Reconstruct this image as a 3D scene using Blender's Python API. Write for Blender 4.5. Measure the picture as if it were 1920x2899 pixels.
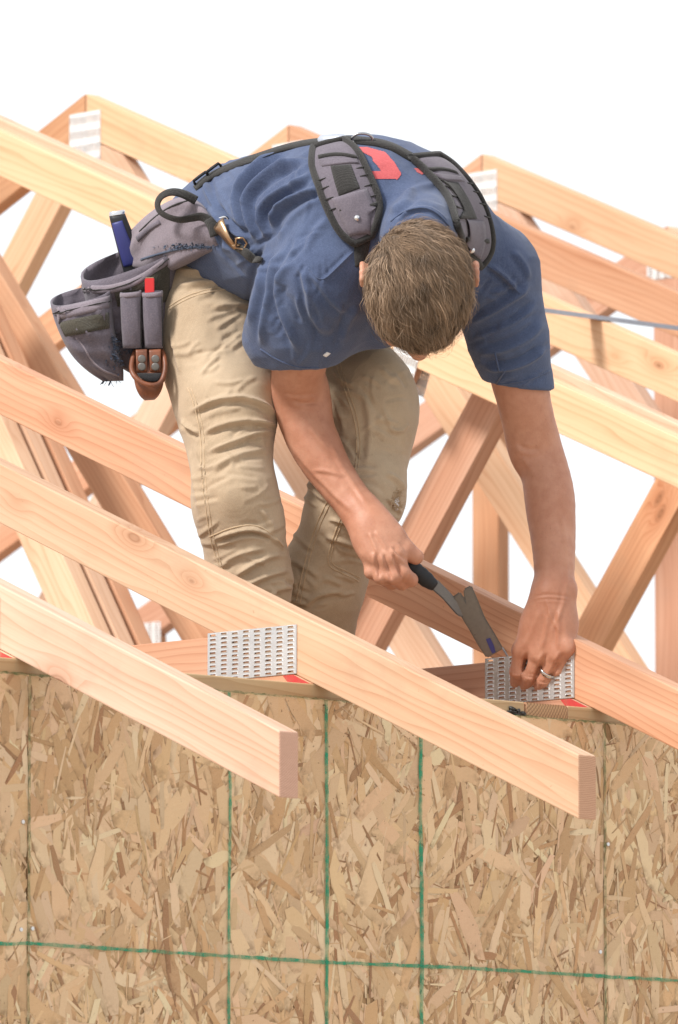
import bpy, bmesh, math, random
import numpy as np
from mathutils import Vector, Matrix
from mathutils.bvhtree import BVHTree

random.seed(7)
RNG = np.random.default_rng(11)
for o in list(bpy.data.objects):
    bpy.data.objects.remove(o)
scene = bpy.context.scene
COL = scene.collection

# ------------------------------------------------------------------ camera
# world axes: X along the wall (right = farther), Y into the house, Z up; Z=0 near the wall's top
CAM_C = np.array([-7.73366, -8.8234, -1.03478])
PSI, ELEV, ROLL, FPX = 0.75919, 0.11175, 0.00077, 22364.29
IW, IH = 1920.0, 2899.0
FWD = np.array([math.sin(PSI) * math.cos(ELEV), math.cos(PSI) * math.cos(ELEV), math.sin(ELEV)])
_r = np.array([math.cos(PSI), -math.sin(PSI), 0.0])
_u = np.cross(_r, FWD)
RGT = _r * math.cos(ROLL) + _u * math.sin(ROLL)
UPV = -_r * math.sin(ROLL) + _u * math.cos(ROLL)


def at(x, y, d):
    """a place in the world, d metres in front of the photographer"""
    return CAM_C + d * (FWD + RGT * ((x - IW / 2) / FPX) - UPV * ((y - IH / 2) / FPX))


def atX(x, y, X):
    v = FWD + RGT * ((x - IW / 2) / FPX) - UPV * ((y - IH / 2) / FPX)
    return CAM_C + v * ((X - CAM_C[0]) / v[0])


cd = bpy.data.cameras.new('camera')
cam = bpy.data.objects.new('camera', cd)
COL.objects.link(cam)
cd.sensor_fit = 'HORIZONTAL'
cd.sensor_width = 24.0
cd.lens = FPX / IW * 24.0
cd.clip_start = 0.5
cd.clip_end = 5000
cam.matrix_world = Matrix(((RGT[0], UPV[0], -FWD[0], CAM_C[0]),
                           (RGT[1], UPV[1], -FWD[1], CAM_C[1]),
                           (RGT[2], UPV[2], -FWD[2], CAM_C[2]),
                           (0, 0, 0, 1)))
cd.dof.use_dof = True
cd.dof.focus_distance = 12.55
cd.dof.aperture_fstop = 14.0
scene.camera = cam
scene.render.resolution_x = 678
scene.render.resolution_y = 1024

# ------------------------------------------------------------------ sky, sun, exposure
SUN_DIR = Vector((-0.70, 0.10, 0.70)).normalized()      # towards the veiled sun
sun_el = math.asin(SUN_DIR.z)
sun_az = math.atan2(SUN_DIR.x, SUN_DIR.y)
world = bpy.data.worlds.new('World')
scene.world = world
world.use_nodes = True
wn, wl = world.node_tree.nodes, world.node_tree.links
wn.clear()
w_out = wn.new('ShaderNodeOutputWorld')
w_bg = wn.new('ShaderNodeBackground')
w_bg.inputs['Strength'].default_value = 0.12
w_sky = wn.new('ShaderNodeTexSky')
w_sky.sky_type = 'NISHITA'
w_sky.sun_disc = False
w_sky.sun_elevation = sun_el
w_sky.sun_rotation = sun_az
w_tc = wn.new('ShaderNodeTexCoord')
w_no = wn.new('ShaderNodeTexNoise')
w_no.inputs['Scale'].default_value = 3.0
w_no.inputs['Detail'].default_value = 4.0
w_rp = wn.new('ShaderNodeMapRange')
w_rp.inputs[1].default_value = 0.38
w_rp.inputs[2].default_value = 0.6
w_rp.inputs[3].default_value = 0.84
w_rp.inputs[4].default_value = 0.99
w_mx = wn.new('ShaderNodeMix')
w_mx.data_type = 'RGBA'
w_mx.inputs[7].default_value = (6.1, 6.2, 6.3, 1)         # bright even cloud cover
wl.new(w_tc.outputs['Generated'], w_no.inputs['Vector'])
wl.new(w_no.outputs['Fac'], w_rp.inputs[0])
wl.new(w_rp.outputs[0], w_mx.inputs[0])
wl.new(w_sky.outputs[0], w_mx.inputs[6])
wl.new(w_mx.outputs[2], w_bg.inputs['Color'])
wl.new(w_bg.outputs[0], w_out.inputs['Surface'])

sd = bpy.data.lights.new('sun', 'SUN')
sd.energy = 3.0
sd.angle = math.radians(12)
sd.color = (1.0, 0.955, 0.905)
sun = bpy.data.objects.new('sun', sd)
COL.objects.link(sun)
sun.rotation_euler = SUN_DIR.to_track_quat('Z', 'Y').to_euler()

scene.view_settings.view_transform = 'Standard'
scene.view_settings.look = 'None'
scene.view_settings.gamma = 1.0
scene.view_settings.exposure = 0.66
scene.view_settings.use_curve_mapping = False


# ------------------------------------------------------------------ small helpers
def tag(o, label=None, cat=None, group=None, kind=None):
    if label: o['label'] = label
    if cat: o['category'] = cat
    if group: o['group'] = group
    if kind: o['kind'] = kind
    return o


def empty(name, loc=(0, 0, 0)):
    o = bpy.data.objects.new(name, None)
    COL.objects.link(o)
    o.location = loc
    o.empty_display_size = 0.05
    return o


def link(name, me, mat=None, parent=None, smooth=False):
    o = bpy.data.objects.new(name, me)
    COL.objects.link(o)
    if mat is not None and len(me.materials) == 0:
        me.materials.append(mat)
    if smooth and len(me.polygons):
        me.polygons.foreach_set('use_smooth', np.ones(len(me.polygons), dtype=bool))
    if parent is not None:
        o.parent = parent
        o.matrix_parent_inverse = Matrix.Translation(-Vector(parent.location))
    return o


def mesh_np(name, V, F):
    me = bpy.data.meshes.new(name)
    me.from_pydata([tuple(map(float, v)) for v in V], [], [tuple(map(int, f)) for f in F])
    me.update()
    return me


def mesh_quads(name, V, Q):
    """fast path: numpy verts (n,3), quads (m,4)"""
    V = np.ascontiguousarray(V, dtype=np.float32)
    Q = np.ascontiguousarray(Q, dtype=np.int32)
    me = bpy.data.meshes.new(name)
    k = Q.shape[1]
    me.vertices.add(len(V)); me.vertices.foreach_set('co', V.ravel())
    me.loops.add(Q.size); me.loops.foreach_set('vertex_index', Q.ravel())
    me.polygons.add(len(Q))
    me.polygons.foreach_set('loop_start', np.arange(0, Q.size, k, dtype=np.int32))
    me.polygons.foreach_set('loop_total', np.full(len(Q), k, dtype=np.int32))
    me.update(calc_edges=True)
    me.validate()
    return me


class NT:
    """node-tree shorthand"""
    def __init__(s, name):
        s.m = bpy.data.materials.new(name)
        s.m.use_nodes = True
        s.t = s.m.node_tree
        s.n, s.l = s.t.nodes, s.t.links
        s.n.clear()
        s.out = s.n.new('ShaderNodeOutputMaterial')
        s.b = s.n.new('ShaderNodeBsdfPrincipled')
        s.l.new(s.b.outputs[0], s.out.inputs['Surface'])

    def node(s, t, **k):
        n = s.n.new(t)
        for a, v in k.items(): setattr(n, a, v)
        return n

    def put(s, sock, v):
        if hasattr(v, 'is_output') or isinstance(v, bpy.types.NodeSocket): s.l.new(v, sock)
        else: sock.default_value = v

    def coord(s, which='Object'):
        return s.node('ShaderNodeTexCoord').outputs[which]

    def mapping(s, vec, scale=(1, 1, 1), loc=(0, 0, 0), rot=(0, 0, 0)):
        n = s.node('ShaderNodeMapping')
        s.l.new(vec, n.inputs['Vector'])
        s.put(n.inputs['Scale'], scale); s.put(n.inputs['Location'], loc); s.put(n.inputs['Rotation'], rot)
        return n.outputs[0]

    def noise(s, vec, scale=5., detail=3., rough=.5, dist=0., out='Fac'):
        n = s.node('ShaderNodeTexNoise')
        s.l.new(vec, n.inputs['Vector'])
        s.put(n.inputs['Scale'], scale); s.put(n.inputs['Detail'], detail)
        s.put(n.inputs['Roughness'], rough); s.put(n.inputs['Distortion'], dist)
        return n.outputs[out]

    def math(s, op, a, b=0., c=0., clamp=False):
        n = s.node('ShaderNodeMath', operation=op, use_clamp=clamp)
        s.put(n.inputs[0], a); s.put(n.inputs[1], b); s.put(n.inputs[2], c)
        return n.outputs[0]

    def vmath(s, op, a, b=(0, 0, 0)):
        n = s.node('ShaderNodeVectorMath', operation=op)
        s.put(n.inputs[0], a); s.put(n.inputs[1], b)
        return n.outputs[0]

    def ramp(s, fac, stops, interp='LINEAR'):
        n = s.node('ShaderNodeValToRGB')
        n.color_ramp.interpolation = interp
        e = n.color_ramp.elements
        while len(e) < len(stops): e.new(0.5)
        for i, (p, c) in enumerate(stops):
            e[i].position = p
            e[i].color = c if len(c) == 4 else (*c, 1)
        s.l.new(fac, n.inputs[0])
        return n.outputs[0]

    def mix(s, fac, a, b, mode='MIX'):
        n = s.node('ShaderNodeMix', data_type='RGBA', blend_type=mode)
        s.put(n.inputs[0], fac)
        for i, v in ((6, a), (7, b)):
            if isinstance(v, tuple) and len(v) == 3: v = (*v, 1)
            s.put(n.inputs[i], v)
        return n.outputs[2]

    def mapr(s, v, a, b, c, d, clamp=True):
        n = s.node('ShaderNodeMapRange', clamp=clamp)
        s.put(n.inputs[0], v)
        for i, q in enumerate((a, b, c, d)): n.inputs[i + 1].default_value = q
        return n.outputs[0]

    def sep(s, v):
        n = s.node('ShaderNodeSeparateXYZ'); s.l.new(v, n.inputs[0]); return n.outputs

    def comb(s, x, y, z):
        n = s.node('ShaderNodeCombineXYZ')
        s.put(n.inputs[0], x); s.put(n.inputs[1], y); s.put(n.inputs[2], z)
        return n.outputs[0]

    def bump(s, h, strength=.3, dist=.001, normal=None):
        n = s.node('ShaderNodeBump')
        s.put(n.inputs['Strength'], strength); s.put(n.inputs['Distance'], dist)
        s.l.new(h, n.inputs['Height'])
        if normal is not None: s.l.new(normal, n.inputs['Normal'])
        return n.outputs[0]

    def done(s, color=None, rough=.6, normal=None, **k):
        if color is not None:
            if isinstance(color, tuple) and len(color) == 3: color = (*color, 1)
            s.put(s.b.inputs['Base Color'], color)
        s.put(s.b.inputs['Roughness'], rough)
        if normal is not None: s.l.new(normal, s.b.inputs['Normal'])
        for a, v in k.items():
            s.put(s.b.inputs[a.replace('_', ' ')], v)
        return s.m


# ------------------------------------------------------------------ materials of the setting
def wood_mat(name, light, mid, dark, ring=1.0):
    n = NT(name)
    oc = n.coord('Object')
    oi = n.node('ShaderNodeObjectInfo')
    off = n.vmath('MULTIPLY', n.comb(oi.outputs['Random'], oi.outputs['Random'], oi.outputs['Random']), (37.1, 5.3, 7.7))
    co = n.vmath('ADD', oc, off)
    # knots: sparse cells along the board; the grain bends round them
    kv = n.node('ShaderNodeTexVoronoi', voronoi_dimensions='3D')
    n.l.new(n.mapping(co, (4.3, 0.0, 10.0)), kv.inputs['Vector'])
    n.put(kv.inputs['Scale'], 1.0)
    kd = kv.outputs['Distance']
    ksz = n.math('MULTIPLY', n.sep(kv.outputs['Color'])[0], 0.10)
    keep = n.math('GREATER_THAN', n.sep(kv.outputs['Color'])[1], 0.40)
    kr = n.math('SUBTRACT', kd, ksz)
    halo = n.math('MULTIPLY', n.mapr(kr, -.02, .26, 1., 0.), keep)
    core = n.math('MULTIPLY', n.mapr(kr, -.02, .035, 1., 0.), keep)
    # growth rings cut lengthwise
    warp = n.noise(n.mapping(co, (1.1, 9., 9.)), 1.6, 2., .5)
    x, y, z = n.sep(co)[0:3]
    zz = n.math('ADD', n.math('MULTIPLY', z, 62.0 * ring), n.math('MULTIPLY', warp, 5.0))
    zz = n.math('ADD', zz, n.math('MULTIPLY', n.math('POWER', halo, 2.0), 3.2))
    zz = n.math('ADD', zz, n.math('MULTIPLY', y, 46.0))
    saw = n.math('FRACT', zz)
    late = n.math('POWER', saw, 3.5)
    fine = n.noise(n.mapping(co, (6., 420., 420.)), 1., 3., .6)
    broad = n.noise(n.mapping(co, (.9, 10., 14.)), 1.3, 3., .55)
    col = n.mix(n.mapr(broad, .35, .68, 0., 1.), light, mid)
    col = n.mix(n.math('MULTIPLY', late, n.mapr(broad, .3, .7, .30, .72)), col, dark)
    col = n.mix(n.mapr(fine, .3, .75, .16, 0.), col, tuple(c * .62 for c in dark))
    col = n.mix(n.math('MULTIPLY', halo, .42), col, (dark[0] * .86, dark[1] * .66, dark[2] * .55))
    rings = n.math('MULTIPLY', n.math('SINE', n.math('MULTIPLY', kr, 150.)), .25)
    col = n.mix(n.math('MULTIPLY', core, n.math('ADD', .55, rings)), col, (.20, .088, .042))
    # handling dirt
    dirt = n.noise(co, 7., 5., .62)
    col = n.mix(n.mapr(dirt, .56, .80, 0., .36), col, (.36, .24, .165))
    spk = n.noise(co, 120., 2., .5)
    col = n.mix(n.mapr(spk, .73, .8, 0., .45), col, (.28, .17, .10))
    col = n.mix(1.0, col, oi.outputs['Color'], 'MULTIPLY')
    h = n.math('ADD', n.math('MULTIPLY', late, -.35), n.math('MULTIPLY', fine, .8))
    return n.done(col, .62, n.bump(h, .22, .0006), Specular_IOR_Level=.25)


def end_grain_mat(name, light, dark):
    n = NT(name)
    oc = n.coord('Object')
    oi = n.node('ShaderNodeObjectInfo')
    r = oi.outputs['Random']
    s = n.sep(oc)
    yy = n.math('ADD', s[1], n.math('MULTIPLY', r, .05))
    zz = n.math('ADD', s[2], n.math('SUBTRACT', n.math('MULTIPLY', r, .12), .16))
    w = n.noise(oc, 25., 3., .6)
    d = n.math('SQRT', n.math('ADD', n.math('POWER', yy, 2.), n.math('POWER', zz, 2.)))
    rings = n.math('FRACT', n.math('ADD', n.math('MULTIPLY', d, 330.), n.math('MULTIPLY', w, 1.4)))
    saw = n.noise(n.mapping(oc, (1., 60., 900.), rot=(.5, 0, 0)), 1., 2., .5)
    col = n.mix(n.math('POWER', rings, 1.6), light, dark)
    col = n.mix(n.mapr(saw, .4, .7, 0., .18), col, tuple(c * .7 for c in dark))
    col = n.mix(1.0, col, oi.outputs['Color'], 'MULTIPLY')
    return n.done(col, .8, n.bump(saw, .3, .0006), Specular_IOR_Level=.1)


M = {}
M['wood'] = wood_mat('fir_lumber', (.69, .48, .335), (.65, .41, .27), (.48, .235, .125))
M['wood_pink'] = wood_mat('fir_lumber_pink', (.61, .355, .225), (.53, .27, .155), (.36, .14, .065), 1.2)
M['wood_end'] = end_grain_mat('fir_end_grain', (.66, .41, .285), (.50, .275, .18))
M['wood_plate'] = wood_mat('plate_lumber', (.58, .425, .25), (.51, .355, .20), (.37, .215, .10))


def osb_base():
    n = NT('osb_core')
    oc = n.coord('Object')
    a = n.noise(n.mapping(oc, (90., 1., 22.)), 1., 4., .6)
    b = n.noise(oc, 60., 4., .6)
    col = n.mix(a, (.44, .29, .155), (.30, .17, .085))
    col = n.mix(n.mapr(b, .4, .7, 0., .7), col, (.16, .085, .04))
    return n.done(col, .8, n.bump(a, .5, .002), Specular_IOR_Level=.15)


def osb_strand():
    n = NT('osb_strand')
    at_ = n.node('ShaderNodeAttribute', attribute_name='tint')
    uv = n.node('ShaderNodeUVMap', uv_map='UVMap').outputs[0]
    oc = n.coord('Object')
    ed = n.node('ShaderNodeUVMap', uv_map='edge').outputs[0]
    g = n.noise(n.mapping(uv, (7., 330., 1.)), 1., 5., .7)
    g2 = n.noise(n.mapping(uv, (14., 110., 1.)), 1., 4., .65)
    spot = n.noise(oc, 150., 3., .6)
    blot = n.noise(oc, 18., 4., .65)
    s = n.sep(oc)
    scr = n.math('SINE', n.math('MULTIPLY', n.math('ADD', s[2], n.math('MULTIPLY', blot, .0016)), 3400.))
    col = n.mix(n.mapr(g, .38, .64, .0, .40), at_.outputs['Color'], (.36, .195, .09))
    col = n.mix(n.mapr(g2, .42, .68, 0., .50), col, (.84, .68, .46), 'MIX')
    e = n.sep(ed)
    edge_shade = n.math('MAXIMUM', n.math('POWER', n.math('ABSOLUTE', e[1]), 7.), n.math('POWER', n.math('ABSOLUTE', e[0]), 26.))
    edge_shade = n.math('MULTIPLY', edge_shade, n.mapr(n.noise(oc, 70., 3., .6), .4, .62, 0., .8))
    col = n.mix(edge_shade, col, (.15, .075, .032))  # shadow along the flake edges, painted into the strand colour
    col = n.mix(n.mapr(spot, .67, .74, 0., .75), col, (.12, .05, .022))
    col = n.mix(n.mapr(blot, .5, .75, 0., .10), col, (.42, .29, .17))
    col = n.mix(n.mapr(scr, .3, 1., 0., .10), col, (.25, .17, .1))
    h = n.math('SUBTRACT', n.math('ADD', n.math('MULTIPLY', g, .8), n.math('MULTIPLY', scr, .25)), n.math('MULTIPLY', edge_shade, 1.5))
    return n.done(col, .72, n.bump(h, .5, .0012), Specular_IOR_Level=.2)


M['osb'] = osb_base()
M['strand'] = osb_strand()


def ink_mat(name, col, lo, hi, scale):
    n = NT(name)
    oc = n.coord('Object')
    a = n.noise(oc, scale, 4., .65)
    b = n.noise(n.mapping(oc, (1, 1, .12)), 90., 2., .5)
    tr = n.node('ShaderNodeBsdfTransparent')
    mx = n.node('ShaderNodeMixShader')
    fac = n.math('MULTIPLY', n.mapr(a, .3, .66, lo, hi), n.mapr(b, .3, .5, .75, 1.))
    n.l.new(fac, mx.inputs[0])
    n.l.new(tr.outputs[0], mx.inputs[1]); n.l.new(n.b.outputs[0], mx.inputs[2])
    n.l.new(mx.outputs[0], n.out.inputs['Surface'])
    return n.done(n.mix(a, col, tuple(c * .6 for c in col)), .75, Specular_IOR_Level=.2)


M['ink'] = ink_mat('green_ink', (.018, .36, .20), .2, .95, 60.)
M['ink_edge'] = ink_mat('green_edge', (.06, .17, .06), .1, .7, 70.)
M['red_paint'] = ink_mat('red_paint', (.68, .07, .07), .5, .95, 60.)


def metal(name, col, rough, spec=.5, met=1., sc=60.):
    n = NT(name)
    oc = n.coord('Object')
    a = n.noise(oc, sc, 4., .6)
    b = n.noise(oc, 9., 3., .6)
    c = n.mix(n.mapr(a, .3, .75, 0., .5), col, tuple(v * .68 for v in col))
    return n.done(c, n.mapr(b, .3, .7, rough - .1, rough + .14), n.bump(a, .12, .0006), Metallic=met, Specular_IOR_Level=spec)


M['galv'] = metal('galvanised_plate', (.68, .68, .68), .36, met=.8)
M['galv_back'] = metal('galvanised_plate_far', (.74, .74, .735), .5, met=.3)
M['steel'] = metal('steel', (.42, .42, .44), .32)
M['blue_steel'] = metal('painted_steel', (.40, .43, .50), .45, met=.3)
M['nail'] = metal('nail_head', (.72, .72, .72), .3)
n = NT('tar'); a = n.noise(n.coord('Object'), 90., 4., .7)
M['tar'] = n.done(n.mix(a, (.012, .011, .011), (.06, .055, .05)), .45, n.bump(a, .8, .003))
n = NT('bare_ground'); a = n.noise(n.coord('Object'), 1.3, 6., .62); b = n.noise(n.coord('Object'), 22., 4., .6)
M['ground'] = n.done(n.mix(n.mapr(b, .3, .7, 0., .5), n.mix(a, (.44, .38, .31), (.36, .30, .235)), (.52, .47, .40)), .95, n.bump(b, .6, .03))


# ------------------------------------------------------------------ ground
GZ = -2.62
o = link('ground', mesh_np('ground', [(-900, -900, GZ), (900, -900, GZ), (900, 900, GZ), (-900, 900, GZ)], [(0, 1, 2, 3)]), M['ground'])
tag(o, kind='structure')

# ------------------------------------------------------------------ numbers of the roof
TH, HB = .0381, .0889                    # a two-by-four
OH, ZT, TP = .56257, -.08214, 5 / 12     # overhang, height of the tail's top edge, pitch
YP = 3.9769
HV = HB * math.sqrt(1 + TP * TP)
Z0 = .0608                               # top of the wall plate
A0, SP = -.01272, .6096


def ztop(Y): return ZT + (Y + OH) * TP


def clip(poly, p, nrm):
    """keep the side of the line through p where nrm points"""
    out = []
    for i in range(len(poly)):
        a, b = poly[i], poly[(i + 1) % len(poly)]
        da = (a[0] - p[0]) * nrm[0] + (a[1] - p[1]) * nrm[1]
        db = (b[0] - p[0]) * nrm[0] + (b[1] - p[1]) * nrm[1]
        if da >= 0: out.append(a)
        if da * db < 0:
            t = da / (da - db)
            out.append((a[0] + t * (b[0] - a[0]), a[1] + t * (b[1] - a[1])))
    return out


def board_mesh(name, poly, direction, thick, bevel=.0022, mats=None):
    """poly in (s,t) plane coordinates -> a bevelled prism, local x along the grain.
    direction: unit (a,b) of the grain in that plane. Returns mesh, origin (s,t)"""
    cx = sum(p[0] for p in poly) / len(poly); cy = sum(p[1] for p in poly) / len(poly)
    ux, uy = direction
    loc = [((p[0] - cx) * ux + (p[1] - cy) * uy, -(p[0] - cx) * uy + (p[1] - cy) * ux) for p in poly]
    bm = bmesh.new()
    f = [bm.verts.new((a, 0, b)) for a, b in loc]
    g = [bm.verts.new((a, thick, b)) for a, b in loc]
    k = len(loc)
    bm.faces.new(f); bm.faces.new(g[::-1])
    for i in range(k):
        bm.faces.new((f[i], g[i], g[(i + 1) % k], f[(i + 1) % k]))
    bmesh.ops.recalc_face_normals(bm, faces=bm.faces)
    bmesh.ops.bevel(bm, geom=list(bm.edges), offset=bevel, segments=2, profile=.5, affect='EDGES', clamp_overlap=True)
    for fc in bm.faces:
        fc.smooth = False
        if mats and abs(fc.normal.x) > .55: fc.material_index = 1
    me = bpy.data.meshes.new(name)
    bm.to_mesh(me); bm.free()
    for m_ in (mats or []): me.materials.append(m_)
    return me, (cx, cy)


def tint(o, v=.15, hue=.14):
    b = 1 + random.uniform(-v, v * .6); h = random.uniform(-hue, hue)
    o.color = (min(1.1, b * (1 + h * .3)), b, b * (1 - h), 1)


def yz_board(name, poly, direction, X, parent, mat='wood', bevel=.0022):
    me, (cy, cz) = board_mesh(name, poly, direction, TH, bevel, [M[mat], M['wood_end']])
    o = bpy.data.objects.new(name, me)
    COL.objects.link(o)
    dy, dz = direction
    # local x -> (0,dy,dz), local y -> X, local z -> (0,-dz,dy)
    o.matrix_world = Matrix(((0, 1, 0, X), (dy, 0, -dz, cy), (dz, 0, dy, cz), (0, 0, 0, 1)))
    if parent is not None:
        o.parent = parent
        o.matrix_parent_inverse = Matrix.Translation(-Vector(parent.location))
    tint(o)
    return o


def plate_mesh(name, L, H, nc, nr, detail=True, t=.001):
    """punched connector plate lying in local xz, front at -y"""
    bm = bmesh.new()
    cw, ch = L / nc, H / nr
    rnd = random.Random(nc * 100 + nr)
    for i in range(nc):
        sh = (i % 2) * .35 * ch
        for j in range(nr):
            x0, x1, z0, z1 = i * cw, (i + 1) * cw, j * ch, (j + 1) * ch
            hw, hh = cw * .25, ch * .20
            mx, mz = (x0 + x1) / 2 + rnd.uniform(-.02, .02) * cw, (z0 + z1) / 2 + (sh - .17 * ch) * .5
            O = [(x0, z0), (x1, z0), (x1, z1), (x0, z1)]
            lipx, lipz = hw + cw * .08, hh + ch * .16
            Lp = [(mx - lipx, mz - lipz), (mx + lipx, mz - lipz), (mx + lipx, mz + lipz), (mx - lipx, mz + lipz)]
            I = [(mx - hw, mz - hh), (mx + hw, mz - hh), (mx + hw, mz + hh), (mx - hw, mz + hh)]
            vo = [bm.verts.new((a, -t, b)) for a, b in O]
            vl = [bm.verts.new((a, -t, b)) for a, b in Lp]
            up = [rnd.uniform(.0004, .0011) for _ in range(4)]
            vi = [bm.verts.new((a, -t - u, b)) for (a, b), u in zip(I, up)]
            vb = [bm.verts.new((a, .0002, b)) for a, b in I]
            for k in range(4):
                q = (k + 1) % 4
                bm.faces.new((vo[k], vo[q], vl[q], vl[k]))
                bm.faces.new((vl[k], vl[q], vi[q], vi[k]))
                bm.faces.new((vi[k], vi[q], vb[q], vb[k]))
    bmesh.ops.remove_doubles(bm, verts=bm.verts, dist=1e-6)
    # rim
    for (x0, z0, x1, z1) in ((0, 0, L, 0), (L, 0, L, H), (L, H, 0, H), (0, H, 0, 0)):
        a, b = bm.verts.new((x0, -t, z0)), bm.verts.new((x1, -t, z1))
        c, d = bm.verts.new((x1, 0, z1)), bm.verts.new((x0, 0, z0))
        bm.faces.new((a, b, c, d))
    me = bpy.data.meshes.new(name)
    bm.to_mesh(me); bm.free()
    return me


PM = {'heel': plate_mesh('heel_plate', .2032, .0762, 8, 11),
      'peak': plate_mesh('peak_plate', .127, .1016, 4, 13),
      'mid': plate_mesh('mid_plate', .127, .0762, 5, 11)}
for m_ in PM.values(): m_.materials.append(M['galv'])
PM['peak'].materials[0] = M['galv_back']
PM['mid'].materials[0] = M['galv_back']


def plate(kind, X, Y, Z, ang, parent, side=-1, rot90=False):
    """centre (Y,Z) on the truss face; ang = direction of the plate's length in the YZ plane"""
    me = PM[kind]
    o = bpy.data.objects.new('connector_plate', me)
    COL.objects.link(o)
    L = max(v.co.x for v in me.vertices); H = max(v.co.z for v in me.vertices)
    if side < 0:
        # local x -> -Y-ish (to the right in the view), local y -> +X, local z -> up
        ex = Vector((0, -math.cos(ang), -math.sin(ang))); ez = Vector((0, -math.sin(ang), math.cos(ang))); ey = Vector((1, 0, 0))
    else:
        ex = Vector((0, math.cos(ang), math.sin(ang))); ez = Vector((0, -math.sin(ang), math.cos(ang))); ey = Vector((-1, 0, 0))
    if rot90: ex, ez = ez, -ex
    c = Vector((X + (-.0006 if side < 0 else TH + .0006), Y, Z)) - ex * (L / 2) - ez * (H / 2)
    o.matrix_world = Matrix(((ex[0], ey[0], ez[0], c[0]), (ex[1], ey[1], ez[1], c[1]), (ex[2], ey[2], ez[2], c[2]), (0, 0, 0, 1)))
    o.parent = parent
    o.matrix_parent_inverse = Matrix.Translation(-Vector(parent.location))
    return o


def unit(a, b):
    l = math.hypot(a, b); return (a / l, b / l)


def strip(p, q, w=HB):
    u = unit(q[0] - p[0], q[1] - p[1]); nx, ny = -u[1] * w / 2, u[0] * w / 2
    e = .4
    p = (p[0] - u[0] * e, p[1] - u[1] * e); q = (q[0] + u[0] * e, q[1] + u[1] * e)
    return [(p[0] + nx, p[1] + ny), (p[0] - nx, p[1] - ny), (q[0] - nx, q[1] - ny), (q[0] + nx, q[1] + ny)], u


def mirror(poly): return [(2 * YP - a, b) for a, b in poly][::-1]


SLOPE = unit(1, TP)
GAP = .0015


def truss(X, label, slide=0., midj=2.04, pz=.066, midplate=True, ridge_web=True, mats=None, gable=False, rnd=0):
    random.seed(100 + rnd)
    drop = .104 if gable else 0.
    root = empty('gable_truss' if gable else 'roof_truss', (X, 0, Z0))
    tag(root, label, 'roof truss', 'roof trusses standing on the wall')
    mats = mats or {}
    g = lambda k: mats.get(k, 'wood')
    zt = lambda Y: ztop(Y) - drop
    oh = OH if not gable else .0
    top = [(-oh, zt(-oh)), (-oh, zt(-oh) - HV), (YP - GAP, zt(YP) - HV), (YP - GAP, zt(YP))]
    S = lambda poly: [(a + slide, b) for a, b in poly]
    yz_board('top_chord', S(top), SLOPE, X, root, g('top'))
    yz_board('top_chord', S(mirror(top)), unit(1, -TP), X, root, g('far'))
    zb = Z0 + HB
    y1 = (Z0 + HV - ZT + drop) / TP - OH + .002; y2 = (zb + HV - ZT + drop) / TP - OH + .002
    low = [(y1, Z0 + .0005), (2 * YP - y1, Z0 + .0005), (2 * YP - y2, zb), (y2, zb)]
    yz_board('bottom_chord', S(low), (1, 0), X, root, g('bottom'))
    upl = ((0, zt(0) - HV - GAP), (TP, -1))           # below the near chord
    dnl = ((0, zb + GAP), (0, 1))                     # above the bottom chord
    if gable:
        for k in range(-5, 6):
            yc = YP + k * .6096
            m = [(yc - HB / 2, 0), (yc + HB / 2, 0), (yc + HB / 2, 3), (yc - HB / 2, 3)]
            m = clip(clip(m, *dnl), *upl)
            m = clip(m, (2 * YP, zt(0) - HV - GAP), (-TP, -1))
            if len(m) >= 4:
                yz_board('stud', m, (0, 1), X, root, 'wood_pink')
                plate('mid', X, yc - .0, min(zt(yc), zt(2 * YP - yc)) - HV + .01, 0, root)
        return root
    webs = []
    a, u = strip((midj, ztop(midj) - .015), (midj + .695, .13))          # from mid rafter down to the bottom chord
    b, v = strip((3.985, 1.745), (2.60, .10))         # from the ridge down to the bottom chord
    vn = (-v[1], v[0])
    if vn[0] > 0: vn = (-vn[0], -vn[1])
    pl = (2.60 + vn[0] * (HB / 2 + GAP), .10 + vn[1] * (HB / 2 + GAP))
    a = clip(clip(clip(a, *dnl), *upl), pl, vn)
    b = clip(clip(clip(b, *dnl), *upl), (YP - GAP, 0), (-1, 0))
    for poly, d, nm in ((a, u, 'w1'), (b, v, 'w2')):
        if nm == 'w2' and not ridge_web: continue
        yz_board('web', S(poly), d, X, root, g(nm))
        yz_board('web', S(mirror(poly)), (-d[0], d[1]), X, root, g(nm + 'f'))
    th = math.atan(TP)
    for sd_ in (-1, 1):
        plate('heel', X, .1511 + slide, .1177, 0., root, sd_)
        plate('heel', X, 2 * YP - .1511 + slide, .1177, 0., root, sd_)
        plate('peak', X, YP + slide, zt(YP) - .105, 0, root, sd_, True)
        if midplate: plate('mid', X, midj + .02, zt(midj + .02) - pz, th, root, sd_, True)
        plate('mid', X, 2 * YP - midj - .02, zt(midj + .02) - pz, -th, root, sd_, True)
        plate('heel', X, 2.67 + slide, zb + .012, 0, root, sd_)
        plate('heel', X, 2 * YP - 2.67 + slide, zb + .012, 0, root, sd_)
    # red lumber paint on the scarfed end of the bottom chord
    pm = mesh_np('paint_mark', [(X - .0004, .020, Z0 + .0015), (X - .0004, .040, Z0 + .0095),
                                (X - .0004, .058, Z0 + .0175), (X - .0004, .082, Z0 + .0175), (X - .0004, .066, Z0 + .0015)], [(0, 1, 2, 3, 4)])
    link('paint_mark', pm, M['red_paint'], root)
    return root


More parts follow.
